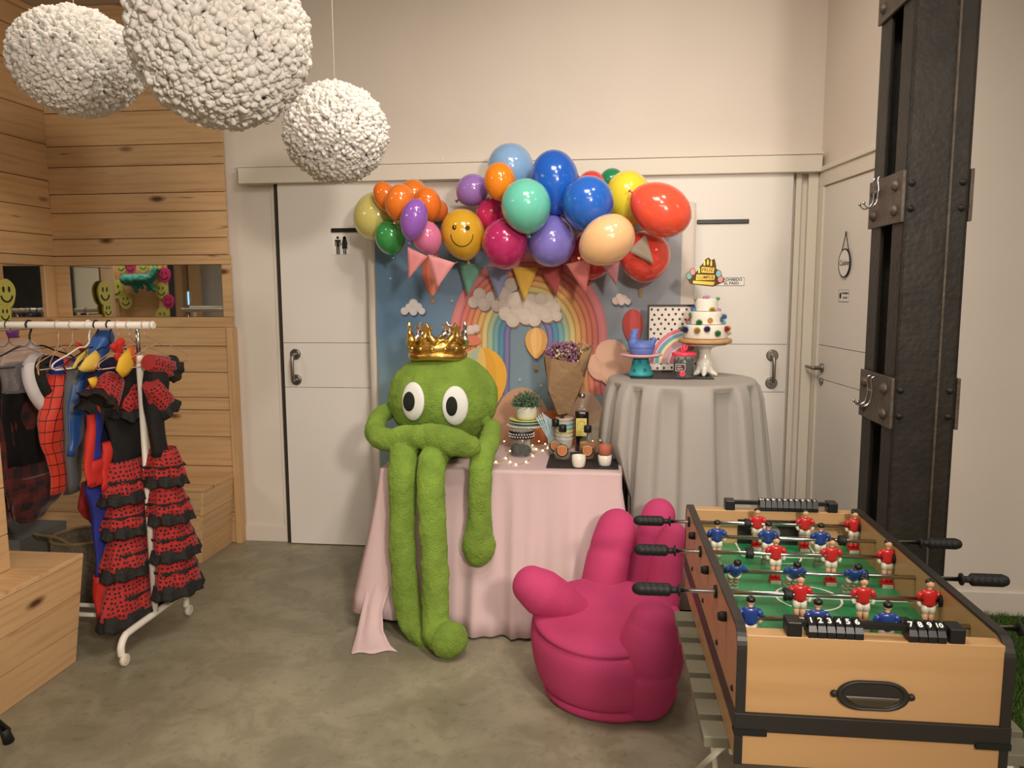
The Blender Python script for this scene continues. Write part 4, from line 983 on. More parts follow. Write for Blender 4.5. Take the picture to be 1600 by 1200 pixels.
# players
red = M('player_red', (186, 38, 38), .3, coat=.3); blu = M('player_blue', (34, 60, 128), .3, coat=.3); skin_ = M('player_skin', (206, 160, 124), .45); wht = M('player_white', (214, 206, 188), .45); hair = M('player_black', (24, 22, 20), .4)
def player_mesh(shirt, sock):
    mb = MB()
    mb.mat(shirt)
    def ovr(rows, cap=(True, True)): mb.loft([[(a*cos(2*pi*i/14)+cx, b*sin(2*pi*i/14), z) for i in range(14)] for z, a, b, cx in rows], cap)
    ovr([(-.014, .0125, .0085, 0), (-.005, .0125, .009, 0), (.008, .0150, .0095, 0), (.017, .0165, .0090, 0), (.022, .0120, .0075, 0), (.024, .006, .005, 0)])
    for sx in (-1, 1):
        mb.mat(shirt).tube([(sx*.013, 0, .018), (sx*.0185, 0, .010), (sx*.0195, 0, .003)], [.0055, .0055, .0055], 8)
        mb.mat(wht).tube([(sx*.0195, 0, .003), (sx*.0190, -.001, -.008), (sx*.0165, -.003, -.014)], [.0042, .004, .0038], 8)
        mb.mat(wht).tube([(sx*.006, 0, -.012), (sx*.0065, 0, -.030)], [.0075, .0080], 10)
        mb.mat(skin_).tube([(sx*.0062, 0, -.030), (sx*.0058, 0, -.050)], [.0060, .0055], 10)
        mb.mat(sock).tube([(sx*.0058, 0, -.050), (sx*.0055, 0, -.066)], [.0064, .0062], 10)
    mb.mat(sock).b2((-.0125, -.012, -.078), (.0125, .010, -.064)); mb.mat(wht).b2((-.0115, -.0135, -.078), (.0115, -.0121, -.068))
    mb.mat(skin_).tube([(0, 0, .022), (0, 0, .030)], [.0045, .0045], 8); mb.ball((0, -.0005, .037), (.0080, .0082, .0098), 12, 8)
    mb.ball((0, -.009, .036), (.0014, .002, .0022), 6, 4)
    mb.mat(hair).ball((0, .0012, .0405), (.0086, .0084, .0082), 12, 8)
    return mb
pr_ = player_mesh(red, red).build('player'); pb_ = player_mesh(blu, M('sock_green', (120, 140, 110), .5)).build('player')
meR, meB = pr_.data, pb_.data; bpy.data.objects.remove(pr_); bpy.data.objects.remove(pb_)
RZR = .822
def grip_mesh(mb, x, y, s):
    """ribbed black handle, s=-1 to the left, +1 to the right"""
    L = .118
    pf = [(.008, 0), (.0165, .001), (.0165, .005), (.009, .007), (.009, .022), (.014, .026)]
    k = 0
    for seg_ in range(5):
        z0 = .028+seg_*.0165; pf += [(.0158, z0), (.0172, z0+.003), (.0172, z0+.0125), (.0158, z0+.0155)]
    pf += [(.0150, .114), (.011, .121), (.004, .125)]
    v0 = len(mb.v); mb.lathe(pf, (x, y, RZR), 24, (s, 0, 0), (True, True))
    for i in range(12):
        a = 2*pi*i/12; c = Vector((x+s*.069, y+.0166*cos(a), RZR+.0166*sin(a))); mb.box(c, (.078, .0016, .0016), rx=a)
def rod(y, s, team, pxs, prow, bumps, hx, tilt=0, out=.19):
    xin = fx0 if s < 0 else fx1
    x0, x1 = (hx, fx1-.02) if s < 0 else (fx0+.02, hx)
    r = MB().cyl((x0, y, RZR), (x1, y, RZR), .0062, seg=14).build('rod', chrome, T)
    for px in pxs:
        x = at(px, prow, Y=y).x; o = bpy.data.objects.new('player', meR if team == 'red' else meB); COL.objects.link(o); o.parent = r
        o.location = (x, y, RZR); o.scale = (1.3, 1.15, 1.13); o.rotation_euler = (tilt, 0, 0 if team == 'red' else pi)
    for px in bumps:
        x = at(px, prow, Y=y).x; MB().lathe([(.010, -.011), (.016, -.010), (.017, -.004), (.014, 0), (.017, .004), (.016, .010), (.010, .011)], (x, y, RZR), 18, (1, 0, 0)).build('bumper', rubber, r)
    MB().lathe([(.017, -.003), (.017, .003)], (fx0-.003 if s < 0 else fx0+.022, y, RZR), 20, (1, 0, 0)).build('bearing', rubber, r)
    MB().lathe([(.017, -.003), (.017, .003)], (fx1-.022 if s < 0 else fx1+.003, y, RZR), 20, (1, 0, 0)).build('bearing', rubber, r)
    mb = MB(); grip_mesh(mb, hx, y, s); mb.build('handle', rubber, r)
    # dark cap where the rod pokes out on the other side
    ox = fx1 if s < 0 else fx0; MB().lathe([(.012, 0), (.012, .012), (.009, .02)], (ox, y, RZR-.0), 14, (-s, 0, 0)).build('end_cap', rubber, r)
RY_ = [2.575, 2.425, 2.275, 2.12, 1.965, 1.81]
rod(RY_[0], -1, 'red', (1183, 1258, 1335), 815, (1168, 1352), at(1048, 810, Y=RY_[0]).x)
rod(RY_[1], 1, 'blue', (1120, 1200, 1282), 840, (1316,), at(1436, 850, Y=RY_[1]).x)
rod(RY_[2], -1, 'red', (1212, 1299, 1387), 868, (1171, 1407), at(1056, 859, Y=RY_[2]).x)
rod(RY_[3], 1, 'blue', (1149, 1241, 1335), 895, (1349, 1125), at(1500, 907, Y=RY_[3]).x, R(-38))
rod(RY_[4], -1, 'red', (1250, 1349, 1452), 928, (1231, 1476), at(1063, 919, Y=RY_[4]).x)
rod(RY_[5], 1, 'blue', (1172, 1277, 1386), 965, (1150, 1413), at(1592, 972, Y=RY_[5]).x)
# ================================================================== clothes rack
KY, KZ = 3.2, 1.457
t = thing('clothes_rack', 'white tubular clothes rack on castors, packed with costumes', 'clothes rack', (-2.7, KY, 0))
mb = MB(); mb.cyl((-3.38, KY, KZ), (-1.957, KY, KZ), .0165, seg=20)
rail = mb.build('rail', white_metal, t)
mb = MB(); mb.lathe([(.0185, -.012), (.0185, 0), (.012, .004)], (-1.957, KY, KZ), 20, (1, 0, 0)); mb.build('end_cap', white_metal, t)
for x in (-2.035, -3.33):
    MB().cyl((x, KY, .115), (x, KY, 1.312), .0145, seg=16).build('post', white_metal, t)
    MB().lathe([(.0175, 0), (.0175, .03), (.0155, .034)], (x, KY, 1.29), 16).build('collar', white_metal, t)
    MB().cyl((x, KY, 1.31), (x, KY, KZ), .0095, seg=14).build('inner_tube', chrome, t)
    mb = MB(); p = [(x, KY-.262, .045), (x, KY-.262, .085), (x, KY-.235, .118), (x, KY-.19, .125), (x, KY, .125), (x, KY+.19, .125), (x, KY+.235, .118), (x, KY+.262, .085), (x, KY+.262, .045)]
    mb.tube(spline(p, 5), .0155, 14); ft = mb.build('foot_bar', white_metal, t)
    for s in (-1, 1):
        mb = MB(); cy_ = KY+s*.262
        mb.lathe([(.020, -.011), (.0255, -.009), (.027, 0), (.0255, .009), (.020, .011)], (x+.014, cy_, .0275), 24, (1, 0, 0)); mb.lathe([(.013, 0), (.013, .004)], (x+.024, cy_, .0275), 16, (1, 0, 0)); mb.build('castor', M('castor_cream', (214, 206, 188), .4), t)
for y in (KY-.05, KY+.05): MB().cyl((-3.33, y, .125), (-2.035, y, .125), .010, seg=12).build('base_bar', white_metal, t)
# ------------------------------------------------------------------ hangers
def hanger(X, yaw, m_, label, w=.20, y0=KY, r=.0019, drop=.075, bar=True):
    c = Vector((X, y0, KZ)); mb = MB()
    hk = [(X, KY-.016, KZ-.010), (X, KY-.019, KZ+.006), (X, KY-.006, KZ+.020), (X, KY+.010, KZ+.018), (X, KY+.019, KZ+.004), (X, KY+.014, KZ-.018), (X, KY, KZ-.045), (X, y0, KZ-.075)]
    mb.tube(spline(hk, 4), r*1.1, 8)
    d = Vector((sin(yaw), cos(yaw), 0)); z0 = KZ-.075; b = Vector((X, y0, 0))
    P = lambda u, z: b+d*(w*u)+Vector((0, 0, z))
    pts = [P(0, z0), P(.12, z0-.02), P(.30, z0-.022), P(.55, z0-.045), P(.92, z0-drop), P(1.0, z0-drop-.02), P(.93, z0-drop-.033)]
    mb.tube(spline(pts, 4), r, 8); mb.tube(spline([P(-((q-b).dot(d))/w, q.z) for q in pts], 4), r, 8)
    if bar: mb.tube([P(-.93, z0-drop-.033), P(.93, z0-drop-.033)], r, 8)
    o = mb.build('hanger', m_); tag(o, label, 'hanger', 'hangers on the clothes rack'); return o
wire = M('hanger_wire', (206, 168, 158), .35, .3); blk = black_plastic
Xof = lambda px: at(px, 508, Y=KY).x
hanger(Xof(12), .2, blk, 'thin hanger at the left edge of the clothes rail, with the plastic cover')
hanger(Xof(45), .35, blk, 'black plastic hanger under the thick black hook, left part of the rail', r=.004)
hanger(Xof(90), -.45, wire, 'empty pink wire hanger in front of the plastic covered garment', .20)
hanger(Xof(112), .15, wire, 'pink wire hanger above the red webbed costume')
hanger(Xof(138), .2, white_metal, 'white plastic hanger holding the grey edged blue cape', r=.0035)
hanger(Xof(150), .1, blk, 'black hanger inside the blue cape hood', r=.003)
hanger(Xof(170), .1, blk, 'black hanger of the red, yellow and blue suit', r=.003)
hanger(Xof(184), .0, wire, 'wire hanger left of the chrome tube, holding the yellow kite shaped cloth', y0=KY+.03)
hanger(-2.075, .25, wire, 'wire hanger crossing right behind the rack post, with the near ruffled dress', y0=KY+.04)
hanger(-2.002, .2, wire, 'last wire hanger, right of the rack post, with the far ruffled dress', y0=KY+.10)
# ------------------------------------------------------------------ garments, lofted from their measured outline on the plane they hang in
def rows_at(X, rows): return [(at(a, y, X=X), at(b, y, X=X)) for y, a, b in rows]
def garment(mb, X, rows, th, rip=.0, k=6, n=48, ph=0., caps=(True, True), sub=3, thick=None):
    P = rows_at(X, rows); L = []
    for i, (a, b) in enumerate(P): L.append((a+b)*.5); 
    W_ = [abs(b.y-a.y)/2 for a, b in P]; Zs = [(a.z+b.z)/2 for a, b in P]
    rr = []
    for i in range(len(P)-1):
        for j in range(sub):
            q = j/sub; q2 = q*q*(3-2*q); f = lambda u, v: lerp(u, v, q2)
            rr.append(((f(L[i].y, L[i+1].y)), lerp(Zs[i], Zs[i+1], q), f(W_[i], W_[i+1]), (i+q)/(len(P)-1)))
    rr.append((L[-1].y, Zs[-1], W_[-1], 1))
    rings = [ell((X+.004*sin(f*9), y, z), th*(.55+.45*sin(pi*min(1, f*1.4+.15)))*(1 if thick is None else lerp(thick[0], thick[1], f)), w, n, rip*(.3+.7*f), k, ph+f*.8) for y, z, w, f in rr]
    mb.loft(rings, caps); return rings
def frill(mb, X, y0, y1, ztop, zbot, th0, th1, amp, k, n=96, ph=0, yb0=None, yb1=None, tilt=0, caps=(False, False)):
    """one gathered tier: an oval band that flares and ripples towards its hem"""
    rings = []; m_ = 6; c0 = (y0+y1)/2; c1 = c0 if yb0 is None else (yb0+yb1)/2; w0 = abs(y1-y0)/2; w1 = w0*1.12 if yb0 is None else abs(yb1-yb0)/2
    for j in range(m_+1):
        f = j/m_; w = lerp(w0, w1, f**.7); thk = lerp(th0, th1, f**.7); ring = []
        for i in range(n):
            a = 2*pi*i/n; rp = amp*f*(sin(k*a+ph)+.45*sin(2.3*k*a+ph*2+1)+.3*sin(.5*k*a))
            ring.append((X+(thk+rp)*cos(a), lerp(c0, c1, f)+(w+rp)*sin(a), lerp(ztop, zbot, f)+tilt*sin(a)*1.0+.006*f*sin(k*a+ph+1)))
        rings.append(ring)
    mb.loft(rings, caps); return rings
dots = uvpat('red_dotted_cloth', 'dots', (172, 34, 34), (24, 14, 14), 50, .8, .15)
blackf = M('black_cloth', (24, 22, 22), .85, bump=.4, bs=60, sheen=.2)
blackr = M('black_ruffle', (34, 31, 30), .75, bump=.6, bs=90, sheen=.3)
def flamenco(X, label, bod, tiers, sleeves, seed, band_=True):
    t = thing('flamenco_dress', label, 'dress', ((X, at(bod[0][1], 700, X=X).y, .1)), 'red polka dot dresses on the rack')
    mb = MB(); garment(mb, X, bod, .055, .03, 5); mb.build('bodice', blackf, t)
    rg = random.Random(seed)
    for y0, y1, ta, tb, ba, bb in tiers:      # pixel rows: top, bottom, top left/right, bottom left/right
        a, b = at(ta, y0, X=X), at(tb, y0, X=X); c, d = at(ba, y1, X=X), at(bb, y1, X=X)
        zt, zb = (a.z+b.z)/2, (c.z+d.z)/2; ph = rg.uniform(0, 6); hh = zt-zb
        tl = (b.z-a.z)/2*.0
        tr = thing_part = MB(); frill(tr, X, a.y, b.y, zt, zb+hh*.16, .055, .094, .0075, 7, ph=ph, yb0=c.y, yb1=d.y); o = tr.build('ruffle', dots, t, solid=.0015)
        tr = MB(); frill(tr, X, c.y+.002, d.y-.002, zb+hh*.24, zb-.012, .092, .104, .009, 9, ph=ph, yb0=c.y-.012, yb1=d.y+.012); tr.build('black_trim', blackr, o, solid=.002)
        # thin black ribbon across the tier
        tr = MB(); m1, m2 = lerp(a.y, c.y, .45), lerp(b.y, d.y, .45); frill(tr, X, m1-.009, m2+.009, zb+hh*.54, zb+hh*.48, .0905, .0935, .005, 7, ph=ph, yb0=m1-.0105, yb1=m2+.0105); tr.build('ribbon', blackr, o, solid=.001)
    for s in sleeves: s(t, X)
    return t
def sleeve(rows, k, seed):
    """ruffled sleeve: a short dotted tube ending in scalloped black frills"""
    def f(t, X0):
        (px, py), (qx, qy), r0, r1, X = rows
        a, b = at(px, py, X=X), at(qx, qy, X=X); d = (b-a).normalized(); u = d.cross(Vector((0, 0, 1))).normalized(); v = d.cross(u); L = (b-a).length
        def tube_(s0, s1, ra, rb, amp, nm, m_, par):
            mb = MB(); rings = []; n = 72
            for j in range(7):
                q = j/6; r = lerp(ra, rb, q**.8); c = a+d*(L*lerp(s0, s1, q)); ring = []
                for i in range(n):
                    w = 2*pi*i/n; rp = r*(1+amp*q*(sin(k*w+seed)+.4*sin(2*k*w+1))); ring.append(tuple(c+u*rp*cos(w)+v*rp*sin(w)+d*(.012*q*sin(k*w+seed*2))))
                rings.append(ring)
            mb.loft(rings, (True, False)); return mb.build(nm, m_, par, solid=.002)
        sl = tube_(0, .75, r0, r1, .10, 'sleeve', dots, t); tube_(.70, 1.0, r1*.92, r1*1.22, .16, 'sleeve_frill', blackr, sl)
    return f
XN, XF = -2.14, -1.975
flamenco(XN, 'near flamenco dress, black and red dotted ruffles, left of the white rack post',
         [(575, 180, 214), (600, 160, 215), (640, 162, 216), (680, 172, 218), (730, 176, 224)],
         [(715, 776, 172, 220, 168, 222), (772, 826, 176, 222, 171, 226), (826, 888, 180, 222, 168, 232), (880, 958, 178, 230, 164, 246)],
         [sleeve(((178, 592), (150, 636), .045, .068, XN+.02), 5, 1.), sleeve(((196, 600), (196, 655), .05, .075, XN+.01), 6, 2.)], 1)
flamenco(XF, 'far flamenco dress, black and red dotted ruffles, right of the white rack post',
         [(578, 232, 252), (600, 231, 254), (640, 233, 253), (680, 236, 254), (712, 240, 258)],
         [(700, 752, 243, 266, 243, 270), (755, 808, 246, 270, 246, 284), (806, 862, 250, 280, 249, 297), (850, 918, 254, 286, 252, 302)],
         [sleeve(((232, 566), (268, 578), .034, .050, XF+.01), 5, 3.), sleeve(((236, 600), (258, 640), .036, .052, XF+.02), 5, 4.)], 2)
# red yellow blue suit
redc = M('red_cloth', (196, 44, 34), .7, bump=.15, bs=30, sheen=.2); bluec = M('blue_cloth', (34, 44, 132), .7, bump=.15, bs=30, sheen=.2); navy = M('navy_cloth', (28, 30, 62), .85, bump=.2, bs=30)
yel = M('yellow_cloth', (226, 190, 84), .7, bump=.1, bs=20)
XS = -2.215
t = thing('superhero_suit', 'red and blue costume suit with a yellow collar, trousers reaching nearly to the floor', 'costume', (XS, KY, .2))
mb = MB(); garment(mb, XS, [(560, 142, 196), (600, 134, 196), (650, 134, 192), (700, 138, 186), (752, 134, 180)], .05, .03, 4); mb.build('jacket', navy, t)
mb = MB(); garment(mb, XS, [(750, 132, 178), (800, 146, 178), (860, 151, 178), (898, 150, 172)], .045, .06, 4); leg = mb.build('trousers', bluec, t)
mb = MB(); garment(mb, XS, [(896, 149, 172), (930, 150, 170), (966, 153, 164)], .044, .05, 4); mb.build('cuff', redc, t)
mb = MB(); garment(mb, XS+.055, [(648, 138, 146), (700, 134, 145), (738, 133, 146), (757, 136, 155)], .02, .0, 4); mb.build('stripe', redc, t)
mb = MB(); garment(mb, XS+.058, [(646, 147, 160), (690, 146, 158), (721, 144, 157)], .014, .0, 4); mb.build('stripe', bluec, t)
mb = MB(); garment(mb, XS+.056, [(718, 140, 158), (740, 140, 160), (758, 140, 163)], .018, .0, 4); mb.build('stripe', redc, t)
mb = MB(); garment(mb, XS+.06, [(690, 160, 178), (730, 159, 172), (765, 158, 168)], .02, .0, 4); mb.build('stripe', redc, t)
def flatcloth(name, pts, X, m_, par, th=.004, bulge=.012):
    """small hanging piece of cloth, slightly cupped"""
    P = [at(px, py, X=X) for px, py in pts]; c = sum(P, Vector())/len(P); mb = MB(); n = len(P)
    f = [mb.V(p) for p in P]; m_i = [mb.V(p.lerp(c, .45)+Vector((bulge*.8, 0, 0))) for p in P]; cc_ = mb.V(c+Vector((bulge, 0, 0)))
    for i in range(n): k = (i+1) % n; mb.F((f[i], f[k], m_i[k], m_i[i]), True); mb.F((m_i[i], m_i[k], cc_), True)
    return mb.build(name, m_, par, solid=th)
flatcloth('collar', [(122, 577), (133, 560), (149, 547), (157, 556), (155, 572), (147, 580), (130, 581)], XS+.075, yel, t)
flatcloth('collar_tip', [(137, 592), (150, 588), (150, 598), (144, 608)], XS+.10, M('yellow_bright', (228, 178, 50), .7), t)
k_ = thing('cape', 'yellow kite shaped cloth with an orange edge, hanging beside the chrome rack tube', 'cloth', (-2.08, KY, 1.3))
flatcloth('panel', [(181, 578), (186, 560), (201, 543), (211, 570), (199, 586), (191, 590)], -2.045, M('yellow_bright', (228, 178, 50), .7), k_)
flatcloth('edge', [(200, 541), (204, 540), (213, 566), (211, 571)], -2.047, M('orange_cloth', (206, 84, 34), .7), k_)
rc = thing('red_bow', 'crumpled red cloth bow at the top of the costumes, beside the yellow kite cloth', 'cloth', (-2.12, KY, 1.38))
mb = MB()
rg = random.Random(9)
for i in range(9): p = at(rg.uniform(176, 192), rg.uniform(535, 560), X=-2.10); mb.ball(p, (.012, .022, .018), 12, 8, Matrix.Rotation(rg.uniform(0, 3), 3, 'X'))
baked(mb, 'cloth', [remesh(.005), smooth(2), displace(.012, .02)], rc, [redc])
# blue cape with a grey edge
XB = -2.34
t = thing('blue_cape', 'shiny blue cape with a yellow shoulder edge, hanging left of the red and blue suit', 'cape', (XB, KY, .9))
sat = M('blue_satin', (44, 84, 150), .4, bump=.15, bs=14, sheen=.3)
mb = MB(); garment(mb, XB, [(560, 124, 150), (600, 110, 140), (640, 108, 136), (680, 108, 128), (712, 106, 114)], .05, .06, 4, thick=(1, .6)); mb.build('cape_cloth', sat, t)
mb = MB(); garment(mb, -2.23, [(516, 158, 168), (530, 148, 172), (548, 144, 170), (566, 138, 160), (580, 134, 150)], .045, .08, 3); mb.build('hood', sat, t)
mb = MB(); garment(mb, XB-.01, [(566, 112, 120), (600, 106, 114), (650, 104, 113), (720, 104, 116), (768, 108, 124)], .03, .05, 3); mb.build('grey_lining', M('grey_lining', (96, 96, 98), .6), t)
flatcloth('shoulder_edge', [(113, 574), (120, 560), (134, 546), (136, 551), (124, 566), (115, 580)], XB+.06, yel, t, bulge=.006)
flatcloth('strap', [(118, 534), (127, 538), (133, 547), (128, 551), (121, 544)], XB+.0, redc, t, bulge=.008)
# webbed costume sleeve
web = uvpat('red_grid_cloth', 'web', (222, 58, 34), (24, 16, 16), 1.13, .6, .2)
XW = -2.47
t = thing('padded_costume', 'bright red padded costume with a black line grid and a blue shoulder', 'costume', (XW, 3.2, .7))
mb = MB(); mb.fixu = .46; garment(mb, XW, [(584, 80, 110), (600, 76, 107), (625, 71, 106), (660, 65, 104), (690, 66, 102), (715, 74, 105), (740, 79, 108), (768, 79, 110)], .075, .02, 5, thick=(1, .55)); mb.build('sleeve', web, t)
mb = MB(); garment(mb, XW, [(560, 98, 112), (572, 90, 114), (586, 83, 112), (598, 86, 110)], .07, .0, 4); mb.build('shoulder', bluec, t)
flatcloth('shoulder_edge', [(99, 560), (112, 562), (112, 600), (106, 598)], XW+.08, redc, t, bulge=.004)
# sailor cap
t = thing('sailor_cap', 'white sailor cap with a black band and gold trim, hung among the costumes', 'cap', at(70, 600, X=-2.56))
c = at(82, 601, X=-2.53); ax = Vector((.93, .18, .32)).normalized()
mb = MB(); mb.lathe([(.02, -.06), (.115, -.06), (.155, -.04), (.165, -.018), (.158, 0.0), (.138, .01)], c, 48, ax, (True, False)); mb.build('crown', M('cap_white', (206, 198, 196), .7), t)
mb = MB(); mb.lathe([(.139, .006), (.134, .036), (.126, .050), (.122, .048)], c, 48, ax, (False, False)); mb.build('band', blackf, t, solid=.002)
mb = MB(); mb.lathe([(.121, .044), (.118, .0), (.095, -.03), (.01, -.038)], c, 40, ax, (False, True)); mb.build('lining', M('cap_lining', (128, 104, 98), .8), t)
mb = MB(); Q = Vector((0, 0, 1)).rotation_difference(ax).to_matrix()
def onb(a, z, r): return c+Q @ Vector((r*cos(a), r*sin(a), z))
bs_ = [onb(R(d_), .028, .140) for d_ in range(200, 262, 6)]; mb.tube(bs_, .004, 8); mb.ball(bs_[0], .006, 8, 6); mb.build('gold_cord', M('gold_cord', (200, 156, 74), .35, .7), t)
# plaid and black costume, shirt at the edge, clear cover
pla = uvpat('dark_plaid', 'plaid', (30, 18, 18), (96, 24, 22), .9, .85, .3)
XP = -2.72
t = thing('plaid_skirt', 'long dark red and black plaid garment hanging at the left of the rack', 'skirt', (XP, 3.3, .6))
mb = MB(); garment(mb, XP, [(575, 14, 56), (620, 6, 78), (680, 3, 88), (740, 6, 96), (782, 16, 93)], .085, .04, 7); mb.build('cloth', pla, t)
mb = MB(); garment(mb, XP+.01, [(566, 18, 54), (592, 8, 70), (650, 5, 80), (720, 12, 84)], .10, .08, 9); o = mb.build('fur_top', M('black_fur', (22, 19, 19), .95, bump=1, bs=140, sheen=.4), t)
XL = -2.84
t = thing('plaid_shirt', 'orange red checked shirt at the very left edge of the picture', 'shirt', (XL, 3.2, .7))
mb = MB(); garment(mb, XL, [(575, -20, 6), (640, -26, 10), (700, -26, 13), (760, -24, 15), (818, -20, 18)], .06, .05, 6); mb.build('cloth', uvpat('orange_plaid', 'plaid', (176, 42, 34), (60, 20, 22), .9, .85, .2), t)
t = thing('dark_skirt', 'dark skirt hem hanging below the plaid garment, left of the basket', 'skirt', (-2.7, 3.35, .5))
mb = MB(); garment(mb, -2.70, [(740, 24, 90), (780, 22, 92), (806, 26, 70), (815, 30, 52)], .07, .05, 8); mb.build('cloth', pla, t)
plas = M('clear_plastic', (206, 196, 200), .2, alpha=.2, spec=.8, bump=.6, bs=22)
t = thing('garment_cover', 'crumpled clear plastic cover over the dark garment at the left of the rack', 'garment cover', (-2.62, 3.2, 1.2))
mb = MB(); garment(mb, -2.62, [(530, 20, 30), (548, 8, 50), (570, 4, 66), (592, 6, 64), (612, 10, 50)], .10, .07, 8, caps=(True, False)); mb.build('film', plas, t)
mb = MB(); garment(mb, -2.60, [(516, 10, 28), (528, 14, 30)], .02, .1, 3); mb.build('purple_tag', M('purple_plastic', (96, 48, 110), .3), t)
t = thing('grey_trousers', 'grey fabric garment hanging behind the red gridded sleeve', 'trousers', (-2.44, 3.3, .6))
mb = MB(); garment(mb, -2.46, [(640, 103, 128), (700, 104, 128), (740, 106, 126), (770, 100, 120)], .04, .06, 4); mb.build('cloth', M('grey_lining', (96, 96, 98), .6), t)
t = thing('red_scarf', 'dark red cloth hanging low between the grey garment and the blue trousers', 'cloth', (-2.38, 3.3, .5))
mb = MB(); garment(mb, -2.36, [(752, 128, 150), (790, 124, 146), (800, 128, 154), (816, 142, 152)], .03, .06, 5); mb.build('cloth', M('dark_red_cloth', (140, 28, 28), .8), t)
# basket
c = Vector((-2.66, 3.62, 0)); t = thing('wicker_basket', 'round woven basket with a loop handle on the floor behind the costumes', 'basket', c)
wick = M('wicker', (112, 100, 84), .85, bump=1, bs=120, var=.4, vs_=60)
mb = MB(); rings = []
for z, r in [(0, .125), (.02, .14), (.12, .155), (.24, .16), (.34, .158)]: rings.append([(c.x+r*(1+.015*(i % 2))*cos(2*pi*i/60), c.y+r*(1+.015*(i % 2))*sin(2*pi*i/60), z+.001) for i in range(60)])
mb.loft(rings, (True, False)); mb.build('body', wick, t, solid=.008)
mb = MB(); mb.tube([(c.x+.16*cos(2*pi*i/40), c.y+.16*sin(2*pi*i/40), .342) for i in range(41)], .009, 8); mb.build('rim', M('rope', (150, 128, 92), .9, bump=1, bs=200), t)
mb = MB(); mb.tube(spline([(c.x-.155, c.y-.06, .34), (c.x-.20, c.y-.10, .375), (c.x-.12, c.y-.19, .40), (c.x-.02, c.y-.19, .39), (c.x+.03, c.y-.155, .34)], 6), .006, 8); mb.build('handle', M('rope', (150, 128, 92), .9), t)
c = Vector((-3.09, 3.62, 0)); t = thing('storage_bin', 'grey fabric bin on the floor at the left, behind the near bench', 'bin', c)
mb = MB(); mb.loft([[(c.x+sx*w_, c.y+sy*w_*.9, z) for sx, sy in ((-1, -1), (1, -1), (1, 1), (-1, 1))] for z, w_ in ((.001, .17), (.36, .19))], (True, False), smooth=False); mb.build('body', M('grey_felt', (108, 108, 104), .9, bump=.3, bs=80), t, solid=.008)
# stool whose foot pokes into the picture
s0 = Vector((-2.40, 2.25, 0)); t = thing('stool', 'black stool leg with a rubber foot at the lower left corner', 'stool', at(14, 1165, Z=0))
b = at(14, 1160, Z=.0)
for i, (dx, dy) in enumerate(((0, 0), (-.02, -.36))):
    f = b+Vector((dx, dy, 0)); top = f+Vector((.0 if i == 0 else .03, -.27 if i == 0 else -.05, .42))
    MB().tube([f+Vector((0, 0, .045)), top], .011, 12).build('leg', black_plastic, t)
    mb = MB(); mb.tube([f+Vector((.0, 0, .004)), f+Vector((-.004, -.014, .06))], [.019, .015], 14); mb.build('rubber_foot', rubber, t)
mb = MB(); mb.lathe([(.12, 0), (.13, .01), (.13, .03), (.12, .045)], b+Vector((.06, -.33, .42)), 32); mb.build('seat', black_plastic, t)
# foam smileys stuck beside the short mirror
for px, py, r, lab in ((7, 459, .072, 'yellow foam smiley stuck beside the short mirror, upper one'), (5, 491, .05, 'yellow foam smiley stuck below the other beside the short mirror')):
    c = at(px, py, X=WX0+.008); Q = Matrix.Translation(c) @ Matrix.Rotation(R(62), 4, 'Z') @ Matrix.Rotation(pi/2, 4, 'X')
    Q = Matrix.Translation(c) @ Matrix.Rotation(pi/2, 4, 'Z') @ Matrix.Rotation(pi/2, 4, 'X')
    s_ = thing('foam_smiley', lab, 'smiley', c, 'foam smileys beside the short mirror')
    mb = MB(); mb.prism([(r*(1+.06*sin(3*a))*cos(a), r*1.2*sin(a)) for a in [2*pi*k/28 for k in range(28)]], .012, Q); mb.build('disc', M('foam_yellow', (196, 192, 96), .7), s_)
    mb = MB(); Q2 = Q @ Matrix.Translation((0, 0, .0125))
    for ex in (-.3, .3): mb.prism([(r*ex+r*.12*cos(2*pi*k/10), r*.35+r*.25*sin(2*pi*k/10)) for k in range(10)], .002, Q2)
    mb.tube([Q2 @ Vector((r*.6*cos(R(a)), -r*.05+r*.6*sin(R(a)), 0)) for a in range(190, 351, 16)], r*.08, 6); mb.build('face', ink, s_)
# ================================================================== what the mirrors show of the rest of the place
MY = WY+.006
def vx(px, Yv=13.56): return at(px, 455, Y=Yv).x
def vz(py, Yv=13.56): return at(230, py, Y=Yv).z
wy = -4.49
tag(MB().b2((3.0, wy, .9), (4.85, wy+.03, 2.7)).build('chalkboard', M('chalkboard_black', (40, 42, 40), .7, var=.4, vs_=5)), 'large blackboard on the far wall, seen in the short left mirror', 'blackboard')
tag(MB().b2((vx(176), wy, .3), (vx(150), wy+.05, 2.6)).build('wall_panel', M('brown_panel', (70, 52, 38), .7, var=.3)), 'tall dark brown panel seen in the long mirror, left of the smiley frame', 'panel')
tag(MB().b2((vx(304), wy, 1.0), (vx(262), wy+.05, 2.6)).build('wall_panel', M('slate_panel', (86, 86, 96), .7)), 'slate grey panel seen in the right half of the long mirror', 'panel')
t = thing('monitor', 'small bright pale blue screen reflected in the long mirror', 'screen', (vx(294), wy+.3, 1.0))
mb = MB(); mb.b2((vx(303), wy+.25, vz(476)), (vx(284), wy+.28, vz(456))); mb.build('screen', M('screen_blue', (150, 205, 255), .4, emit=2.5), t)
mb = MB(); mb.b2((vx(296), wy+.22, .6), (vx(291), wy+.26, vz(470))).b2((vx(303), wy+.22, vz(476)-.02), (vx(284), wy+.249, vz(456)+.02)); mb.build('stand', black_plastic, t)
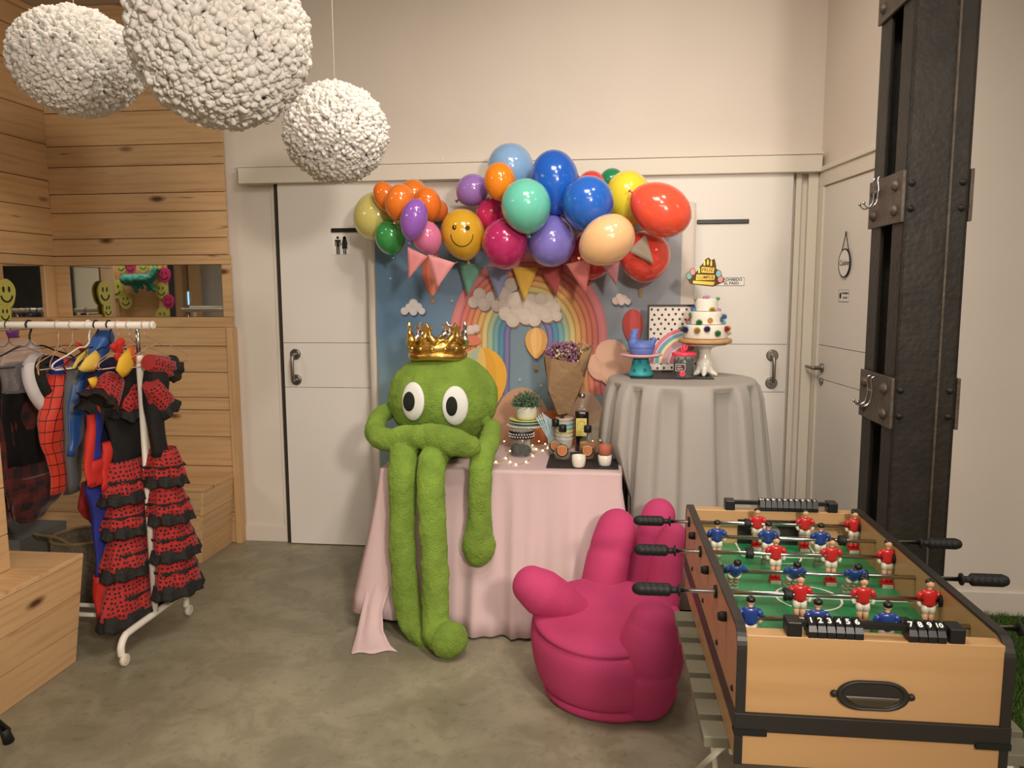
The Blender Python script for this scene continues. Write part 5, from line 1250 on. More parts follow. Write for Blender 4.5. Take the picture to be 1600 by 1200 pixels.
for px, lab in ((308, 'pine post nearest the grey panel in the long mirror'), (329, 'pine post further right in the long mirror')):
    tag(MB().b2((vx(px+5), wy+.5, 0), (vx(px-5), wy+.7, 2.9)).build('wooden_post', PW_Z), lab, 'post')
tag(MB().b2((vx(146), wy, 1.15), (vx(112), wy+.04, 1.75)).build('wall_shelf', wood('pine_shelf', 0, knots=False)), 'pine board on the far wall seen at the left end of the long mirror', 'board')
# mirror frame decorated with smileys, leaning in the other corner of the room
Yv = 9.0; ry = 2*MY-Yv
t = thing('smiley_frame', 'tall pine frame stuck with yellow smileys and pink shapes, reflected in the long mirror', 'frame', (at(220, 455, Y=Yv).x, ry, 0))
def fp(px, py): p = at(px, py, Y=Yv); return Vector((p.x, ry, p.z))
def slab(a, b, w, th, m_, name, par):
    a, b = fp(*a), fp(*b); d = (b-a).normalized(); a = a-d*.9 if False else a
    mb = MB(); s = d.cross(Vector((0, 1, 0))).normalized()*w
    mb.loft([[tuple(p-s), tuple(p+s), tuple(p+s+Vector((0, th, 0))), tuple(p-s+Vector((0, th, 0)))] for p in (a, b)], smooth=False); return mb.build(name, m_, par)
slab((170, 370), (192, 540), .035, .04, PW_Z, 'side_post', t); slab((246, 370), (262, 540), .035, .04, PW_Z, 'side_post', t)
MB().b2((fp(258, 455).x+.03, ry-.03, .95), (fp(182, 455).x-.02, ry-.005, 2.3)).build('back_board', wood('pine_back', 0, (220, 178, 128), (206, 160, 108), knots=False), t)
yelm = M('foam_yellow', (196, 192, 96), .7); pinkm = M('foam_pink', (196, 52, 104), .7); teal = M('teal_cloth', (46, 122, 110), .7, bump=.5, bs=40)
def emoji(px, py, r, m_, star_=False):
    c = fp(px, py); Q = Matrix.Translation((c.x, ry+.045, c.z)) @ Matrix.Rotation(pi, 4, 'Z') @ Matrix.Rotation(pi/2, 4, 'X')
    mb = MB(); mb.prism([(r*(1+.06*sin(3*a))*cos(a), r*1.15*sin(a)) for a in [2*pi*k/28 for k in range(28)]], .012, Q); e = mb.build('smiley', m_, t)
    mb = MB(); Q2 = Q @ Matrix.Translation((0, 0, .013))
    for ex in (-.3, .3): mb.prism([(r*ex+r*.1*cos(2*pi*k/10), r*.35+r*.2*sin(2*pi*k/10)) for k in range(10)], .002, Q2)
    mb.tube([Q2 @ Vector((r*.55*cos(R(a)), -r*.05+r*.55*sin(R(a)), 0)) for a in range(190, 351, 16)], r*.07, 6); mb.build('face', ink, e)
for px, py, r in ((186, 452, .10), (201, 470, .085), (256, 454, .085), (258, 494, .09), (194, 417, .07), (228, 415, .07), (247, 418, .08)): emoji(px, py, r, yelm)
for px, py, r in ((208, 418, .07), (261, 430, .08), (267, 471, .075)): emoji(px, py, r, pinkm)
tt = thing('teal_toy', 'teal plush reptile draped on the smiley frame, reflected in the long mirror', 'toy', fp(225, 440)+Vector((0, .1, 0)))
mb = MB(); F3 = lambda px, py: fp(px, py)+Vector((0, .10, 0))
mb.tube([F3(198, 436), F3(205, 438), F3(215, 438), F3(228, 436), F3(240, 437), F3(247, 430), F3(250, 418)], [.05, .07, .07, .06, .07, .05, .03], 12)
for q in (((216, 440), (220, 450), (222, 458)), ((222, 438), (226, 447), (232, 450)), ((240, 440), (246, 450), (250, 456)), ((232, 438), (240, 445), (240, 455))): mb.tube([F3(*x) for x in q], [.04, .03, .02], 10)
baked(mb, 'body', [remesh(.012), smooth(2), displace(.03, .04)], tt, [teal])
# a second clothes rail over there
t = thing('clothes_rail', 'white clothes rail in the other half of the room, seen in the long mirror', 'clothes rail', (-4.4, 1.6, 0))
zr = at(320, 481, Y=2*MY-1.6).z; x0, x1 = at(372, 481, Y=2*MY-1.6).x, at(297, 481, Y=2*MY-1.6).x
MB().cyl((x0, 1.6, zr), (x1, 1.6, zr), .017).build('rail', white_metal, t)
for x in (x0-.05, x1+.05): MB().cyl((x, 1.6, .02), (x, 1.6, zr), .014).build('post', white_metal, t); MB().b2((x-.02, 1.35, 0), (x+.02, 1.85, .02)).build('foot_bar', white_metal, t)
# ================================================================== things on the pink table
TT = TZ+.0055
def tp(px, py, z=TT): return at(px, py, Z=z)
def pos(px, Y, z=TT): p = at(px, 700, Y=Y); return Vector((p.x, Y, z))
slate = M('slate_black', (38, 36, 40), .5, bump=.2, bs=60)
a, b = tp(853, 733), tp(968, 737)
mb = MB(); mb.b2((a.x, 3.625, TT), (.098, 3.99, TT+.006)); tag(mb.build('serving_slate', slate), 'black slate serving board with bottles and cups on the pink table', 'board')
TS_ = TT+.0075
def cup(x, y, z, r, h, m_, label, name='cup', taper=.88, par=None):
    mb = MB(); mb.lathe([(r*taper*.9, 0), (r*taper, .004), (r, h*.5), (r, h-.002), (r-.002, h), (r-.004, h-.002), (r-.004, h*.4), (r*.6, .008), (.001, .007)], (x, y, z), 32, caps=(True, True))
    o = mb.build(name, m_); tag(o, label, 'cup'); return o
cream = M('cream_ceramic', (226, 220, 204), .3, coat=.3); terra = M('terracotta', (176, 98, 72), .6)
c1 = tp(904, 731, TS_); cup(c1.x, c1.y+.03, TS_, .0335, .055, cream, 'small white cup standing alone at the front of the slate board')
c2 = tp(945, 729, TS_); cup(c2.x, c2.y+.03, TS_, .0330, .052, cream, 'small white cup under the terracotta cup on the slate board')
cup(c2.x, c2.y+.03, TS_+.0525, .0318, .048, terra, 'small terracotta cup stacked on a white cup')
labd = M('label_dark', (40, 34, 32), .5); labo = M('label_orange', (198, 118, 72), .5); labl = M('label_cream', (222, 200, 160), .5)
def bottle(px, Y, h, r, liquid, label, lvl=.5, z=TS_, capm=black_plastic, ring=True):
    p = at(px, 700, Y=Y); c = Vector((p.x, Y, z)); t = thing('bottle', label, 'bottle', c)
    mb = MB(); mb.lathe([(r*.6, .001), (r*.95, .002), (r, .008), (r, h*.50), (r*.92, h*.58), (r*.5, h*.68), (r*.33, h*.74), (r*.33, h*.86), (r*.40, h*.87), (r*.40, h*.89)], c, 32, caps=(True, False)); mb.build('glass_body', glass, t)
    mb = MB(); mb.lathe([(r*.6, .0045), (r*.92, .010), (r*.92, h*.5*lvl/.5)], c, 28); mb.build('liquid', liquid, t)
    mb = MB(); mb.lathe([(r*.42, h*.80), (r*.46, h*.81), (r*.46, h*.99), (r*.42, h)], c, 24); mb.build('cap', capm, t)
    # round label bent round the front of the bottle
    mb = MB(); zc_ = h*.30
    def onr(u, v, off): a = u/r; return tuple(c+Vector(((r+off)*sin(a), -(r+off)*cos(a), zc_+v)))
    for R_, m_, off in ((r*.78, labd, .0006), (r*.60, labl, .0010), (r*.54, labo, .0014)):
        mb.mat(m_); n = 28; k0 = mb.V(onr(0, 0, off)); rings_ = [[mb.V(onr(R_*q*cos(2*pi*i/n), R_*q*sin(2*pi*i/n), off)) for i in range(n)] for q in (.35, .7, 1)]
        for i in range(n):
            j = (i+1) % n; mb.F((k0, rings_[0][i], rings_[0][j]), True)
            for s in (0, 1): mb.F((rings_[s][i], rings_[s+1][i], rings_[s+1][j], rings_[s][j]), True)
    mb.mat(labl)
    for i in range(9): a = R(30+i*15); mb.box(Vector(onr(r*.69*cos(a), r*.69*sin(a), .0014)), (.003, .0006, .004))
    mb.build('label', None, t); return t
clear_l = M('pale_liquor', (186, 150, 120), .1, alpha=.4); amber = M('amber_liquor', (178, 104, 24), .1, alpha=.92)
bottle(879, 3.80, .175, .043, clear_l, 'squat clear bottle with black cap and round label, front left of the slate', .30)
bottle(868, 3.905, .185, .040, clear_l, 'clear bottle half hidden behind the front left bottle', .30)
bottle(918, 3.82, .170, .042, amber, 'amber bottle with a black cap behind the single white cup', .5)
# tall dark bottle
p = pos(909, 4.06, TT); t = thing('tall_bottle', 'tall dark bottle with a yellow label and silver cap, right of the bouquet', 'bottle', p)
dk = M('dark_glass', (26, 20, 14), .12, coat=.5); h = .325; s_ = .036
def sq(z, w, rnd=.25, n=8):
    out = []
    for k in range(32):
        a = 2*pi*k/32; e = 4; q = (abs(cos(a))**e+abs(sin(a))**e)**(-1/e); out.append((p.x+w*q*cos(a), p.y+w*q*sin(a), p.z+z))
    return out
mb = MB(); mb.loft([sq(.0, s_*.9), sq(.004, s_), sq(.20, s_), sq(.215, s_*.97)], (True, True)); mb.build('body', dk, t)
mb = MB(); mb.loft([sq(.2155, s_*.97), sq(.228, s_*.9), sq(.238, s_*.42), sq(.262, s_*.34), sq(.295, s_*.34)], (True, True)); mb.build('neck', glass, t)
mb = MB(); mb.lathe([(.014, .285), (.016, .287), (.016, .305), (.014, .307)], p, 24); mb.build('cap', M('silver_cap', (200, 196, 186), .3, 1), t)
mb = MB().mat(M('label_yellow', (220, 204, 112), .5)); yf = p.y-s_*1.012-.0012
mb.b2((p.x-.030, yf, p.z+.085), (p.x+.026, yf+.001, p.z+.180)); mb.mat(ink); Q = wallQ((p.x-.002, yf-.0002, p.z+.138))
for k in range(11):
    a = R(200-k*22); mb.prism([(-.0016, -.0022), (.0016, -.0022), (.0016, .0022), (-.0016, .0022)], .0004, Q @ Matrix.Translation((.021*cos(a), .028*sin(a), 0)) @ Matrix.Rotation(a-pi/2, 4, 'Z'))
for sx in (-.006, .008): mb.prism([(sx-.002, .002), (sx+.002, .002), (sx, .007)], .0004, Q)
mb.tube([Q @ Vector((.001+.008*cos(R(d_)), -.006+.006*sin(R(d_)), .0003)) for d_ in range(200, 345, 20)], .0008, 6); mb.build('label', None, t)
# apothecary jar
p = pos(934, 4.03, TT); t = thing('glass_jar', 'empty clear glass jar with a glass lid behind the amber bottle', 'jar', p)
mb = MB(); mb.lathe([(.035, .001), (.056, .004), (.058, .02), (.058, .10), (.050, .118), (.044, .128), (.050, .134), (.048, .132), (.041, .126), (.055, .10), (.055, .02), (.03, .006)], p, 36, caps=(True, True)); mb.build('jar_body', glass, t)
mb = MB(); mb.lathe([(.051, .137), (.053, .142), (.050, .148), (.020, .156), (.012, .162), (.016, .170), (.010, .180), (.001, .182)], p, 32, caps=(True, False)); mb.build('lid', glass, t)
# jar with a patterned lid and dark balls
p = pos(815, 3.90, TT); t = thing('glass_jar', 'glass jar with a black and white patterned lid and dark balls inside', 'jar', p)
mb = MB(); mb.lathe([(.05, .001), (.058, .003), (.060, .012), (.060, .098), (.056, .104), (.053, .104), (.056, .098), (.057, .012), (.04, .005)], p, 36, caps=(True, True)); mb.build('jar_body', glass, t)
for dx, dy, dz, r in ((-.026, -.012, .036, .030), (.024, -.010, .030, .027), (.0, .022, .031, .026)): MB().ball(p+Vector((dx, dy, dz)), (r, r, r*1.05), 20, 14).build('dark_ball', M('dark_ball', (36, 36, 34), .6), t)
mb = MB().mat(M('lid_black', (32, 28, 36), .5)); mb.lathe([(.061, .096), (.064, .098), (.064, .132), (.060, .136)], p, 48, caps=(True, False)); 
wp = M('lid_white', (226, 220, 208), .5)
mb.mat(wp); mb.lathe([(.060, .136), (.001, .1365)], p, 48, caps=(False, False))
for k in range(28):
    for j in range(2): a = 2*pi*(k+.5*(j % 2))/28; c = p+Vector((.0640*cos(a), .0640*sin(a), .107+j*.013)); mb.ball(c, (.0040, .0040, .0040), 8, 6)
mb.mat(M('lid_black', (32, 28, 36), .5))
for k in range(-4, 5): w = sqrt(max(.0001, .058**2-(k*.0132)**2)); mb.box((p.x+k*.0132*cos(.4), p.y+k*.0132*sin(.4), p.z+.1372), (.0060, w*2, .0008), rz=.4)
mb.build('lid', None, t)
# cake stand with stacked plates and potted plant
p = pos(823, 4.06, TT); t = thing('cake_stand', 'white pedestal cake stand carrying stacked pastel plates and the potted plant', 'cake stand', p)
mb = MB(); mb.lathe([(.052, 0), (.05, .006), (.02, .016), (.016, .03), (.018, .085), (.03, .112), (.09, .128), (.108, .134), (.110, .139), (.104, .139), (.001, .137)], p, 48, caps=(True, False)); mb.build('pedestal', cream, t)
def plate(z, r, m_, label):
    mb = MB(); mb.lathe([(r*.5, 0), (r*.62, .002), (r*.97, .013), (r, .016), (r*.98, .018), (r*.6, .008), (.001, .006)], (p.x, p.y, z), 48, caps=(True, False)); tag(mb.build('plate', m_), label, 'plate')
plate(TT+.1405, .098, M('plate_aqua', (172, 206, 204), .35), 'pale aqua plate, lower of the two on the white cake stand')
plate(TT+.154, .096, M('plate_yellow', (226, 222, 140), .35), 'pale yellow plate, upper of the two on the white cake stand')
pp = Vector((p.x, p.y, TT+.166)); t = thing('potted_plant', 'small bushy green plant in a white bowl on the yellow plate', 'plant', pp)
mb = MB(); mb.lathe([(.04, 0), (.046, .002), (.056, .02), (.064, .07), (.062, .073), (.059, .068), (.05, .04), (.001, .035)], pp, 40, caps=(True, False)); mb.build('pot', cream, t)
rg = random.Random(12); mb = MB(); leafm = M('leaf_green', (112, 142, 112), .6, var=.35, vs_=60)
for i in range(1900):
    th, ph = rg.uniform(0, 2*pi), rg.uniform(0, 1)**.6*1.75; rr_ = rg.uniform(.035, .085)
    c = pp+Vector((rr_*sin(ph)*cos(th), rr_*sin(ph)*sin(th), .058+rr_*.85*cos(ph)+.02)); 
    if c.z < pp.z+.045: continue
    d = Vector((rg.gauss(0, 1), rg.gauss(0, 1), rg.gauss(.4, 1))).normalized(); u = d.cross(Vector((.3, .2, .9))).normalized(); L = rg.uniform(.008, .014); w = L*.45
    i0 = [mb.V(c), mb.V(c+d*L*.5+u*w), mb.V(c+d*L), mb.V(c+d*L*.5-u*w)]; mb.F(i0)
mb.build('foliage', leafm, t)
mb = MB()
for i in range(60): th = rg.uniform(0, 2*pi); e = pp+Vector((.06*cos(th)*rg.random(), .06*sin(th)*rg.random(), rg.uniform(.08, .13))); mb.cyl(pp+Vector((0, 0, .05)), e, .0007, seg=4)
mb.build('stems', leafm, t)
# straws
t0 = at(862, 712, Y=3.96); t0.z = TS_
for k in range(8):
    dx = (k-3.5)*.0042; a_ = Vector((t0.x+dx, 3.955+(k % 2)*.006, TS_)); m_ = a_+Vector((-.004, 0, .075)); e_ = at(838+k*3.2, 645+abs(k-3)*2.4, Y=3.93+(k % 3)*.01)
    mb = MB(); mb.tube([a_, a_+Vector((-.001, 0, .05)), m_, m_.lerp(e_, .5), e_], .0031, 8)
    tag(mb.build('straw', M('straw_blue', (176, 204, 214), .4)), 'pale blue bendy straw in the bundle leaning beside the clear bottles', 'straw', 'blue drinking straws')
# stacked pastel bowls
p = pos(882, 4.09, TT); cols = [('white', (222, 216, 204)), ('white', (224, 220, 208)), ('yellow', (222, 214, 140)), ('mint', (160, 204, 190)), ('aqua', (164, 200, 204)), ('peach', (222, 196, 178))]
names = ['lowest white bowl', 'second white bowl from the bottom', 'pale yellow bowl', 'mint green bowl', 'pale aqua bowl', 'peach coloured bowl on top']
for k, ((nm, c), lab) in enumerate(zip(cols, names)):
    z = TT+.022*k; mb = MB(); mb.lathe([(.028, 0), (.034, .002), (.046, .055), (.050, .062), (.048, .064), (.044, .056), (.033, .006), (.001, .004)], (p.x, p.y, z+.0), 36, caps=(True, False))
    tag(mb.build('bowl', M('bowl_%d' % k, c, .4)), lab+' of the stack holding the bouquet', 'bowl')
# bouquet in brown paper
zb = TT+.022*5+.066; t = thing('bouquet', 'dried purple and cream flowers wrapped in brown paper, behind the bottles', 'bouquet', (p.x, p.y, zb-.03))
kraft = M('kraft_paper', (150, 120, 88), .8, bump=.8, bs=24, var=.08)
mb = MB(); rings = []; n = 60; Yb = 4.09
outl = [(648, 868, 886, 0), (636, 864, 893, 0), (617, 860, 905, .0), (592, 856, 913, .0), (570, 852, 921, 0), (552, 850, 929, 0)]
for j, (py, xa_, xb_, _) in enumerate(outl):
    A_, B_ = at(xa_, py, Y=Yb), at(xb_, py, Y=Yb); c = (A_+B_)/2; w = (B_.x-A_.x)/2; ring = []
    for i in range(n):
        a = 2*pi*i/n; top = j == len(outl)-1; cr = 1+.05*mnoise.noise(Vector((cos(a)*3, sin(a)*3, j*1.3)))+.035*(1 if (i//4) % 2 else -1)*(j/5)
        z = c.z
        if j >= 4: z += (cos(a) > 0)*(cos(a))**2*(.055 if top else .02)-(sin(a) < 0)*sin(a)**2*(.055 if top else .02)*(1 if cos(a) < .5 else .3)
        ring.append((c.x+w*cos(a)*cr, Yb+w*.75*sin(a)*cr, z))
    rings.append(ring)
mb.loft(rings, (True, False)); mb.build('paper', kraft, t, solid=.0015)
def pc_(px, py, dy=0): return at(px, py, Y=Yb+dy)
mb = MB(); mb.F([mb.V(pc_(851, 552, -.09)), mb.V(pc_(862, 560, -.12)), mb.V(pc_(903, 568, -.115)), mb.V(pc_(913, 592, -.09)), mb.V(pc_(890, 645, -.05)), mb.V(pc_(872, 648, -.05)), mb.V(pc_(857, 610, -.10))]); mb.build('paper_fold', kraft, t, solid=.0015)
rg = random.Random(21); pm = [M('flower_purple', (132, 90, 126), .8), M('flower_pink', (168, 120, 132), .8), M('flower_cream', (206, 186, 146), .8), M('flower_olive', (140, 118, 70), .8)]
mbs = [MB() for _ in pm]
for i in range(620):
    px, py = rg.uniform(851, 912), rg.uniform(534, 568)
    if py < 552-18*sin(pi*(px-848)/66)-2: continue
    if px > 903 and py > 556: continue
    k = 0 if rg.random() < .6 else 1
    if 868 < px < 890 and 545 < py < 562 and rg.random() < .45: k = 2
    if px > 902: k = 2 if rg.random() < .4 else 3
    r = rg.uniform(.0035, .008); mbs[k].ball(pc_(px, py, rg.uniform(-.10, .02)), (r, r, r*1.2), 7, 5)
for i in range(50): r = rg.uniform(.003, .005); mbs[rg.choice((2, 3))].ball(pc_(rg.uniform(902, 922), rg.uniform(532, 552), rg.uniform(-.03, .03)), r, 7, 5)
for mb, m_, nm in zip(mbs, pm, ('purple_flowers', 'pink_flowers', 'cream_flowers', 'olive_buds')): o = mb.build(nm, m_, t); o['kind'] = 'stuff'
mb = MB()
for i in range(26): mb.cyl(pc_(878+rg.uniform(-4, 4), 655), pc_(rg.uniform(858, 918), rg.uniform(542, 560), rg.uniform(-.05, .02)), .0009, seg=5)
mb.build('stalks', M('stalk_green', (112, 108, 60), .8), t)
# string of tiny lights on the table
lt = thing('fairy_lights', 'string of tiny warm white lights lying around the jars on the pink table', 'fairy lights', (-.4, 3.85, TT))
bulb = M('bulb_warm', (255, 226, 150), .4, emit=14)
lp = [(742, 702), (752, 718), (775, 722), (790, 716), (797, 705), (788, 690), (797, 722), (806, 726), (822, 722), (832, 712), (838, 702), (832, 696), (842, 690), (852, 694), (848, 704), (856, 700), (868, 694), (890, 692), (902, 700), (926, 690), (938, 688), (950, 696)]
pts = [tp(x, min(y, 729), TT+.003) for x, y in lp]
mb = MB(); mb.tube(spline(pts, 4), .0007, 5); mb.build('wire', M('fine_wire', (190, 170, 130), .4, .5), lt)
for q in pts: MB().ball(q+Vector((0, 0, .002)), .0034, 8, 6).build('bulb', bulb, lt)
# ================================================================== things on the round table
BT = RZ+.004
def bp_(px, Y, z=BT): q = at(px, 590, Y=Y); return Vector((q.x, Y, z))
a, b = at(985, 589, Z=BT), at(1115, 592, Z=BT)
mb = MB(); mb.b2((a.x, 3.93, BT), (b.x, 4.20, BT+.005)); tag(mb.build('serving_slate', slate), 'dark grey slate board lying on the round table', 'board')
BS = BT+.0055
# framed rainbow print
t = thing('picture_frame', 'black framed print of a pastel rainbow on a black dotted ground', 'picture', (at(1050, 570, Y=4.22).x, 4.22, BS))
yF = 4.215; f0, f1 = at(1012, 476, Y=yF), at(1098, 578, Y=yF); x0, x1, z1, z0 = f0.x, f1.x, f0.z, BS+.001
mb = MB(); w = .010
for lo, hi in (((x0, yF-.006, z0), (x0+w, yF+.012, z1)), ((x1-w, yF-.006, z0), (x1, yF+.012, z1)), ((x0+w, yF-.006, z0), (x1-w, yF+.012, z0+w)), ((x0+w, yF-.006, z1-w), (x1-w, yF+.012, z1))): mb.b2(lo, hi)
mb.build('frame', black_plastic, t)
mb = MB(); mb.col = None; ppc = vcol_mat('print_paper', .6)
def fpoly(pts, col): ids = [mb.V(q) for q in pts]; mb.F(ids, False, None, L_(col))
fpoly([(x0+w, yF, z0+w), (x1-w, yF, z0+w), (x1-w, yF, z1-w), (x0+w, yF, z1-w)], (226, 216, 206))
rg = random.Random(4); lay_ = 0
for j in range(13):
    for i in range(8):
        x = x0+w+.012+i*(x1-x0-2*w-.016)/7.2+(.018 if j % 2 else 0)*.9+rg.uniform(-.003, .003); z = z0+w+.012+j*(z1-z0-2*w-.02)/12.3+rg.uniform(-.003, .003)
        if x > x1-w-.006: continue
        fpoly([(x+.0066*cos(2*pi*k/10), yF-.0005, z+.0072*sin(2*pi*k/10)) for k in range(10)], (52, 42, 40))
cx_, cz_ = at(1076, 540, Y=yF).x, at(1060, 562, Y=yF).z
arcs = [((218, 122, 142), .215), ((232, 220, 208), .193), ((108, 164, 184), .188), ((232, 222, 170), .166), ((214, 156, 152), .150), ((200, 164, 184), .132), ((232, 204, 190), .116), ((216, 104, 130), .104)]
for k, (c, r) in enumerate(arcs):
    ri = arcs[k+1][1] if k < 7 else .078; A_ = [R(180-i*3) for i in range(0, 36)]; y_ = yF-.001-k*.0002
    lim = lambda x, z: (max(x0+w, min(x, x1-w-.001)), y_, max(z0+w, min(z, z1-w)))
    for i in range(len(A_)-1):
        pp_ = [(cx_+rr_*cos(t_)*.95, cz_-.02+rr_*sin(t_)*.9) for rr_, t_ in ((r, A_[i]), (r, A_[i+1]), (ri, A_[i+1]), (ri, A_[i]))]
        if min(q[0] for q in pp_) < x0+w or max(q[0] for q in pp_) > x1-w: continue
        ids = [mb.V((q[0], y_, q[1])) for q in pp_]; mb.F(ids, False, None, L_(c))
mb.build('print', ppc, t)
# turquoise pot stand with pink plate and blue hen
p = bp_(1001, 4.03, BS); t = thing('cake_stand', 'turquoise flowered foot with a pink plate, carrying the blue ceramic hen', 'cake stand', p)
tq = M('turquoise_paint', (54, 160, 164), .45); mb = MB(); mb.lathe([(.060, 0), (.063, .003), (.063, .018), (.056, .022), (.040, .090), (.036, .094)], p, 40); mb.build('foot', tq, t)
mb = MB(); fl = M('flower_blue', (54, 96, 150), .5)
for a, z in ((-100, .078), (-130, .03), (-70, .035), (-155, .07), (-40, .072), (-100, .012)):
    r = lerp(.057, .041, max(0, (z-.022)/.068))+.0008; n_ = Vector((cos(R(a)), sin(R(a)), .22)).normalized(); c = p+Vector((r*cos(R(a)), r*sin(R(a)), z)); u = n_.cross(Vector((0, 0, 1))).normalized(); v = n_.cross(u)
    for k in range(6): w_ = 2*pi*k/6; mb.ball(c+u*.0065*cos(w_)+v*.0065*sin(w_), (.0032, .0032, .0032), 7, 5)
mb.build('flowers', fl, t)
mb = MB(); mb.lathe([(.04, .0945), (.085, .098), (.108, .106), (.110, .112), (.106, .114), (.001, .110)], p, 48, caps=(True, False)); mb.build('plate', M('plate_pink', (226, 176, 180), .4), t)
h0 = p+Vector((.004, 0, .1105)); t = thing('ceramic_hen', 'cornflower blue ceramic hen jar on the pink plate', 'ornament', h0)
bl = M('cornflower', (96, 120, 190), .5); mb = MB()
mb.lathe([(.050, .0), (.056, .003), (.064, .020), (.065, .038), (.060, .055), (.045, .068), (.02, .074)], h0, 32)
mb.tube(spline([h0+Vector((-.040, 0, .045)), h0+Vector((-.045, 0, .075)), h0+Vector((-.040, 0, .100)), h0+Vector((-.036, 0, .112))], 4), [.030]*4+[.022]*4+[.017]*4+[.014], 16)
mb.ball(h0+Vector((-.037, 0, .112)), (.019, .015, .016), 14, 10); mb.tube([h0+Vector((-.05, 0, .110)), h0+Vector((-.066, 0, .104))], [.007, .001], 8)
for k in range(4): mb.ball(h0+Vector((-.052+k*.010, 0, .127+.003*(k % 2))), (.006, .004, .007), 10, 7)
mb.tube(spline([h0+Vector((.035, 0, .045)), h0+Vector((.055, 0, .065)), h0+Vector((.066, 0, .088))], 4), [.034]*4+[.022]*4+[.010], 14, flat=.7)
baked(mb, 'body', [remesh(.0035), smooth(5)], t, [bl])
mb = MB(); mb.tube([(h0.x+.0655*cos(a), h0.y+.0655*sin(a), h0.z+.038) for a in [2*pi*k/40 for k in range(41)]], .0012, 6); mb.build('lid_seam', M('cornflower_dark', (70, 92, 160), .5), t)
# candle jar with pink lid
p = bp_(1068, 3.955, BS); t = thing('candy_jar', 'glass jar of black sweets with a pink cactus lid and a tag', 'jar', p)
mb = MB(); mb.lathe([(.045, .001), (.053, .003), (.055, .012), (.055, .098), (.050, .106), (.050, .112), (.047, .112), (.047, .106), (.052, .098), (.052, .010), (.04, .005)], p, 40, caps=(True, True)); mb.build('jar_body', glass, t)
rg = random.Random(8); mb = MB()
for i in range(420):
    a, r, z = rg.uniform(0, 2*pi), .0465*sqrt(rg.random()), rg.uniform(.012, .090)
    if rg.random() < .7: r = .046
    mb.ball(p+Vector((r*cos(a), r*sin(a), z)), .0048, 6, 4)
o = mb.build('black_sweets', M('sweets_black', (34, 32, 30), .35), t); o['kind'] = 'stuff'
hot_ = M('neon_pink', (236, 64, 92), .4, coat=.3); mb = MB(); mb.lathe([(.059, .113), (.061, .115), (.061, .126), (.057, .129), (.001, .130)], p, 40, caps=(True, False)); lid = mb.build('lid', hot_, t)
mb = MB(); q = p+Vector((.0, 0, .128)); mb.tube([q, q+Vector((0, 0, .036))], [.0085, .0065], 10); mb.ball(q+Vector((0, 0, .037)), .0066, 10, 8)
for s, z in ((-1, .008), (1, .014)): mb.tube(spline([q+Vector((0, 0, z)), q+Vector((s*.012, 0, z+.002)), q+Vector((s*.014, 0, z+.016))], 4), .0042, 8); mb.ball(q+Vector((s*.014, 0, z+.017)), .0043, 8, 6)
mb.build('cactus_knob', hot_, lid)
c = p+Vector((-.022, -.0545, .056)); Q = wallQ(c, R(-18))
mb = MB().mat(M('tag_white', (220, 210, 205), .5)); mb.prism([(-.025, -.018), (.018, -.018), (.025, -.010), (.025, .010), (.018, .018), (-.025, .018)], .001, Q); mb.mat(M('tag_plum', (84, 44, 52), .5)); mb.prism([(-.0225, -.0155), (.017, -.0155), (.0225, -.009), (.0225, .009), (.017, .0155), (-.0225, .0155)], .001, Q @ Matrix.Translation((0, 0, .0008)))
mb.mat(M('tag_white', (220, 210, 205), .5)); QQ = Q @ Matrix.Translation((-.002, 0, .0019)); text_into(mb, 'HAY', .0115, QQ @ Matrix.Translation((-.004, .006, 0)), bold=.0002); text_into(mb, 'NUTS', .0115, QQ @ Matrix.Translation((0, -.007, 0)), bold=.0002)
mb.build('tag', None, t)
mb = MB().mat(hot_); Q = wallQ(p+Vector((-.012, -.0565, .026)), R(-10)); mb.prism([(.0145*cos(2*pi*k/24), .0145*sin(2*pi*k/24)) for k in range(24)], .001, Q); mb.mat(M('tag_plum', (84, 44, 52), .5))
for sx in (-.004, .004): mb.prism([(sx-.0012, .002), (sx+.0012, .002), (sx+.0012, .005), (sx-.0012, .005)], .0003, Q @ Matrix.Translation((0, 0, .0011)))
mb.tube([Q @ Vector((.006*cos(R(d_)), -.001+.005*sin(R(d_)), .0012)) for d_ in range(200, 345, 20)], .0006, 6); mb.build('round_sticker', None, t)
# white cake stand on paws, wooden top
p = bp_(1100, 4.07, BS); p.x = at(1101, 560, Y=4.07).x; t = thing('cake_stand', 'white ceramic cake stand with clawed feet and a round wooden top, under the tiered cake', 'cake stand', p)
por = M('white_porcelain', (228, 222, 210), .2, coat=.5)
mb = MB(); mb.lathe([(.030, .015), (.036, .03), (.040, .06), (.030, .09), (.026, .115), (.034, .140), (.060, .150), (.11, .160), (.118, .166), (.001, .167)], p, 40, caps=(True, False))
for a in (-100, -20, 60, 140, 200): d = Vector((cos(R(a)), sin(R(a)), 0)); mb.tube(spline([p+d*.02+Vector((0, 0, .05)), p+d*.034+Vector((0, 0, .022)), p+d*.052+Vector((0, 0, .011)), p+d*.068+Vector((0, 0, .007))], 4), [.018]*4+[.015]*4+[.010]*4+[.006], 12)
baked(mb, 'pedestal', [remesh(.0045), smooth(3)], t, [por])
mb = MB(); mb.lathe([(.122, .169), (.134, .171), (.136, .178), (.136, .188), (.131, .193), (.001, .193)], p, 56, caps=(True, False)); mb.build('wooden_top', wood('acacia', 0, (196, 156, 108), (150, 112, 72), 0, False, 2.2, .5), t)
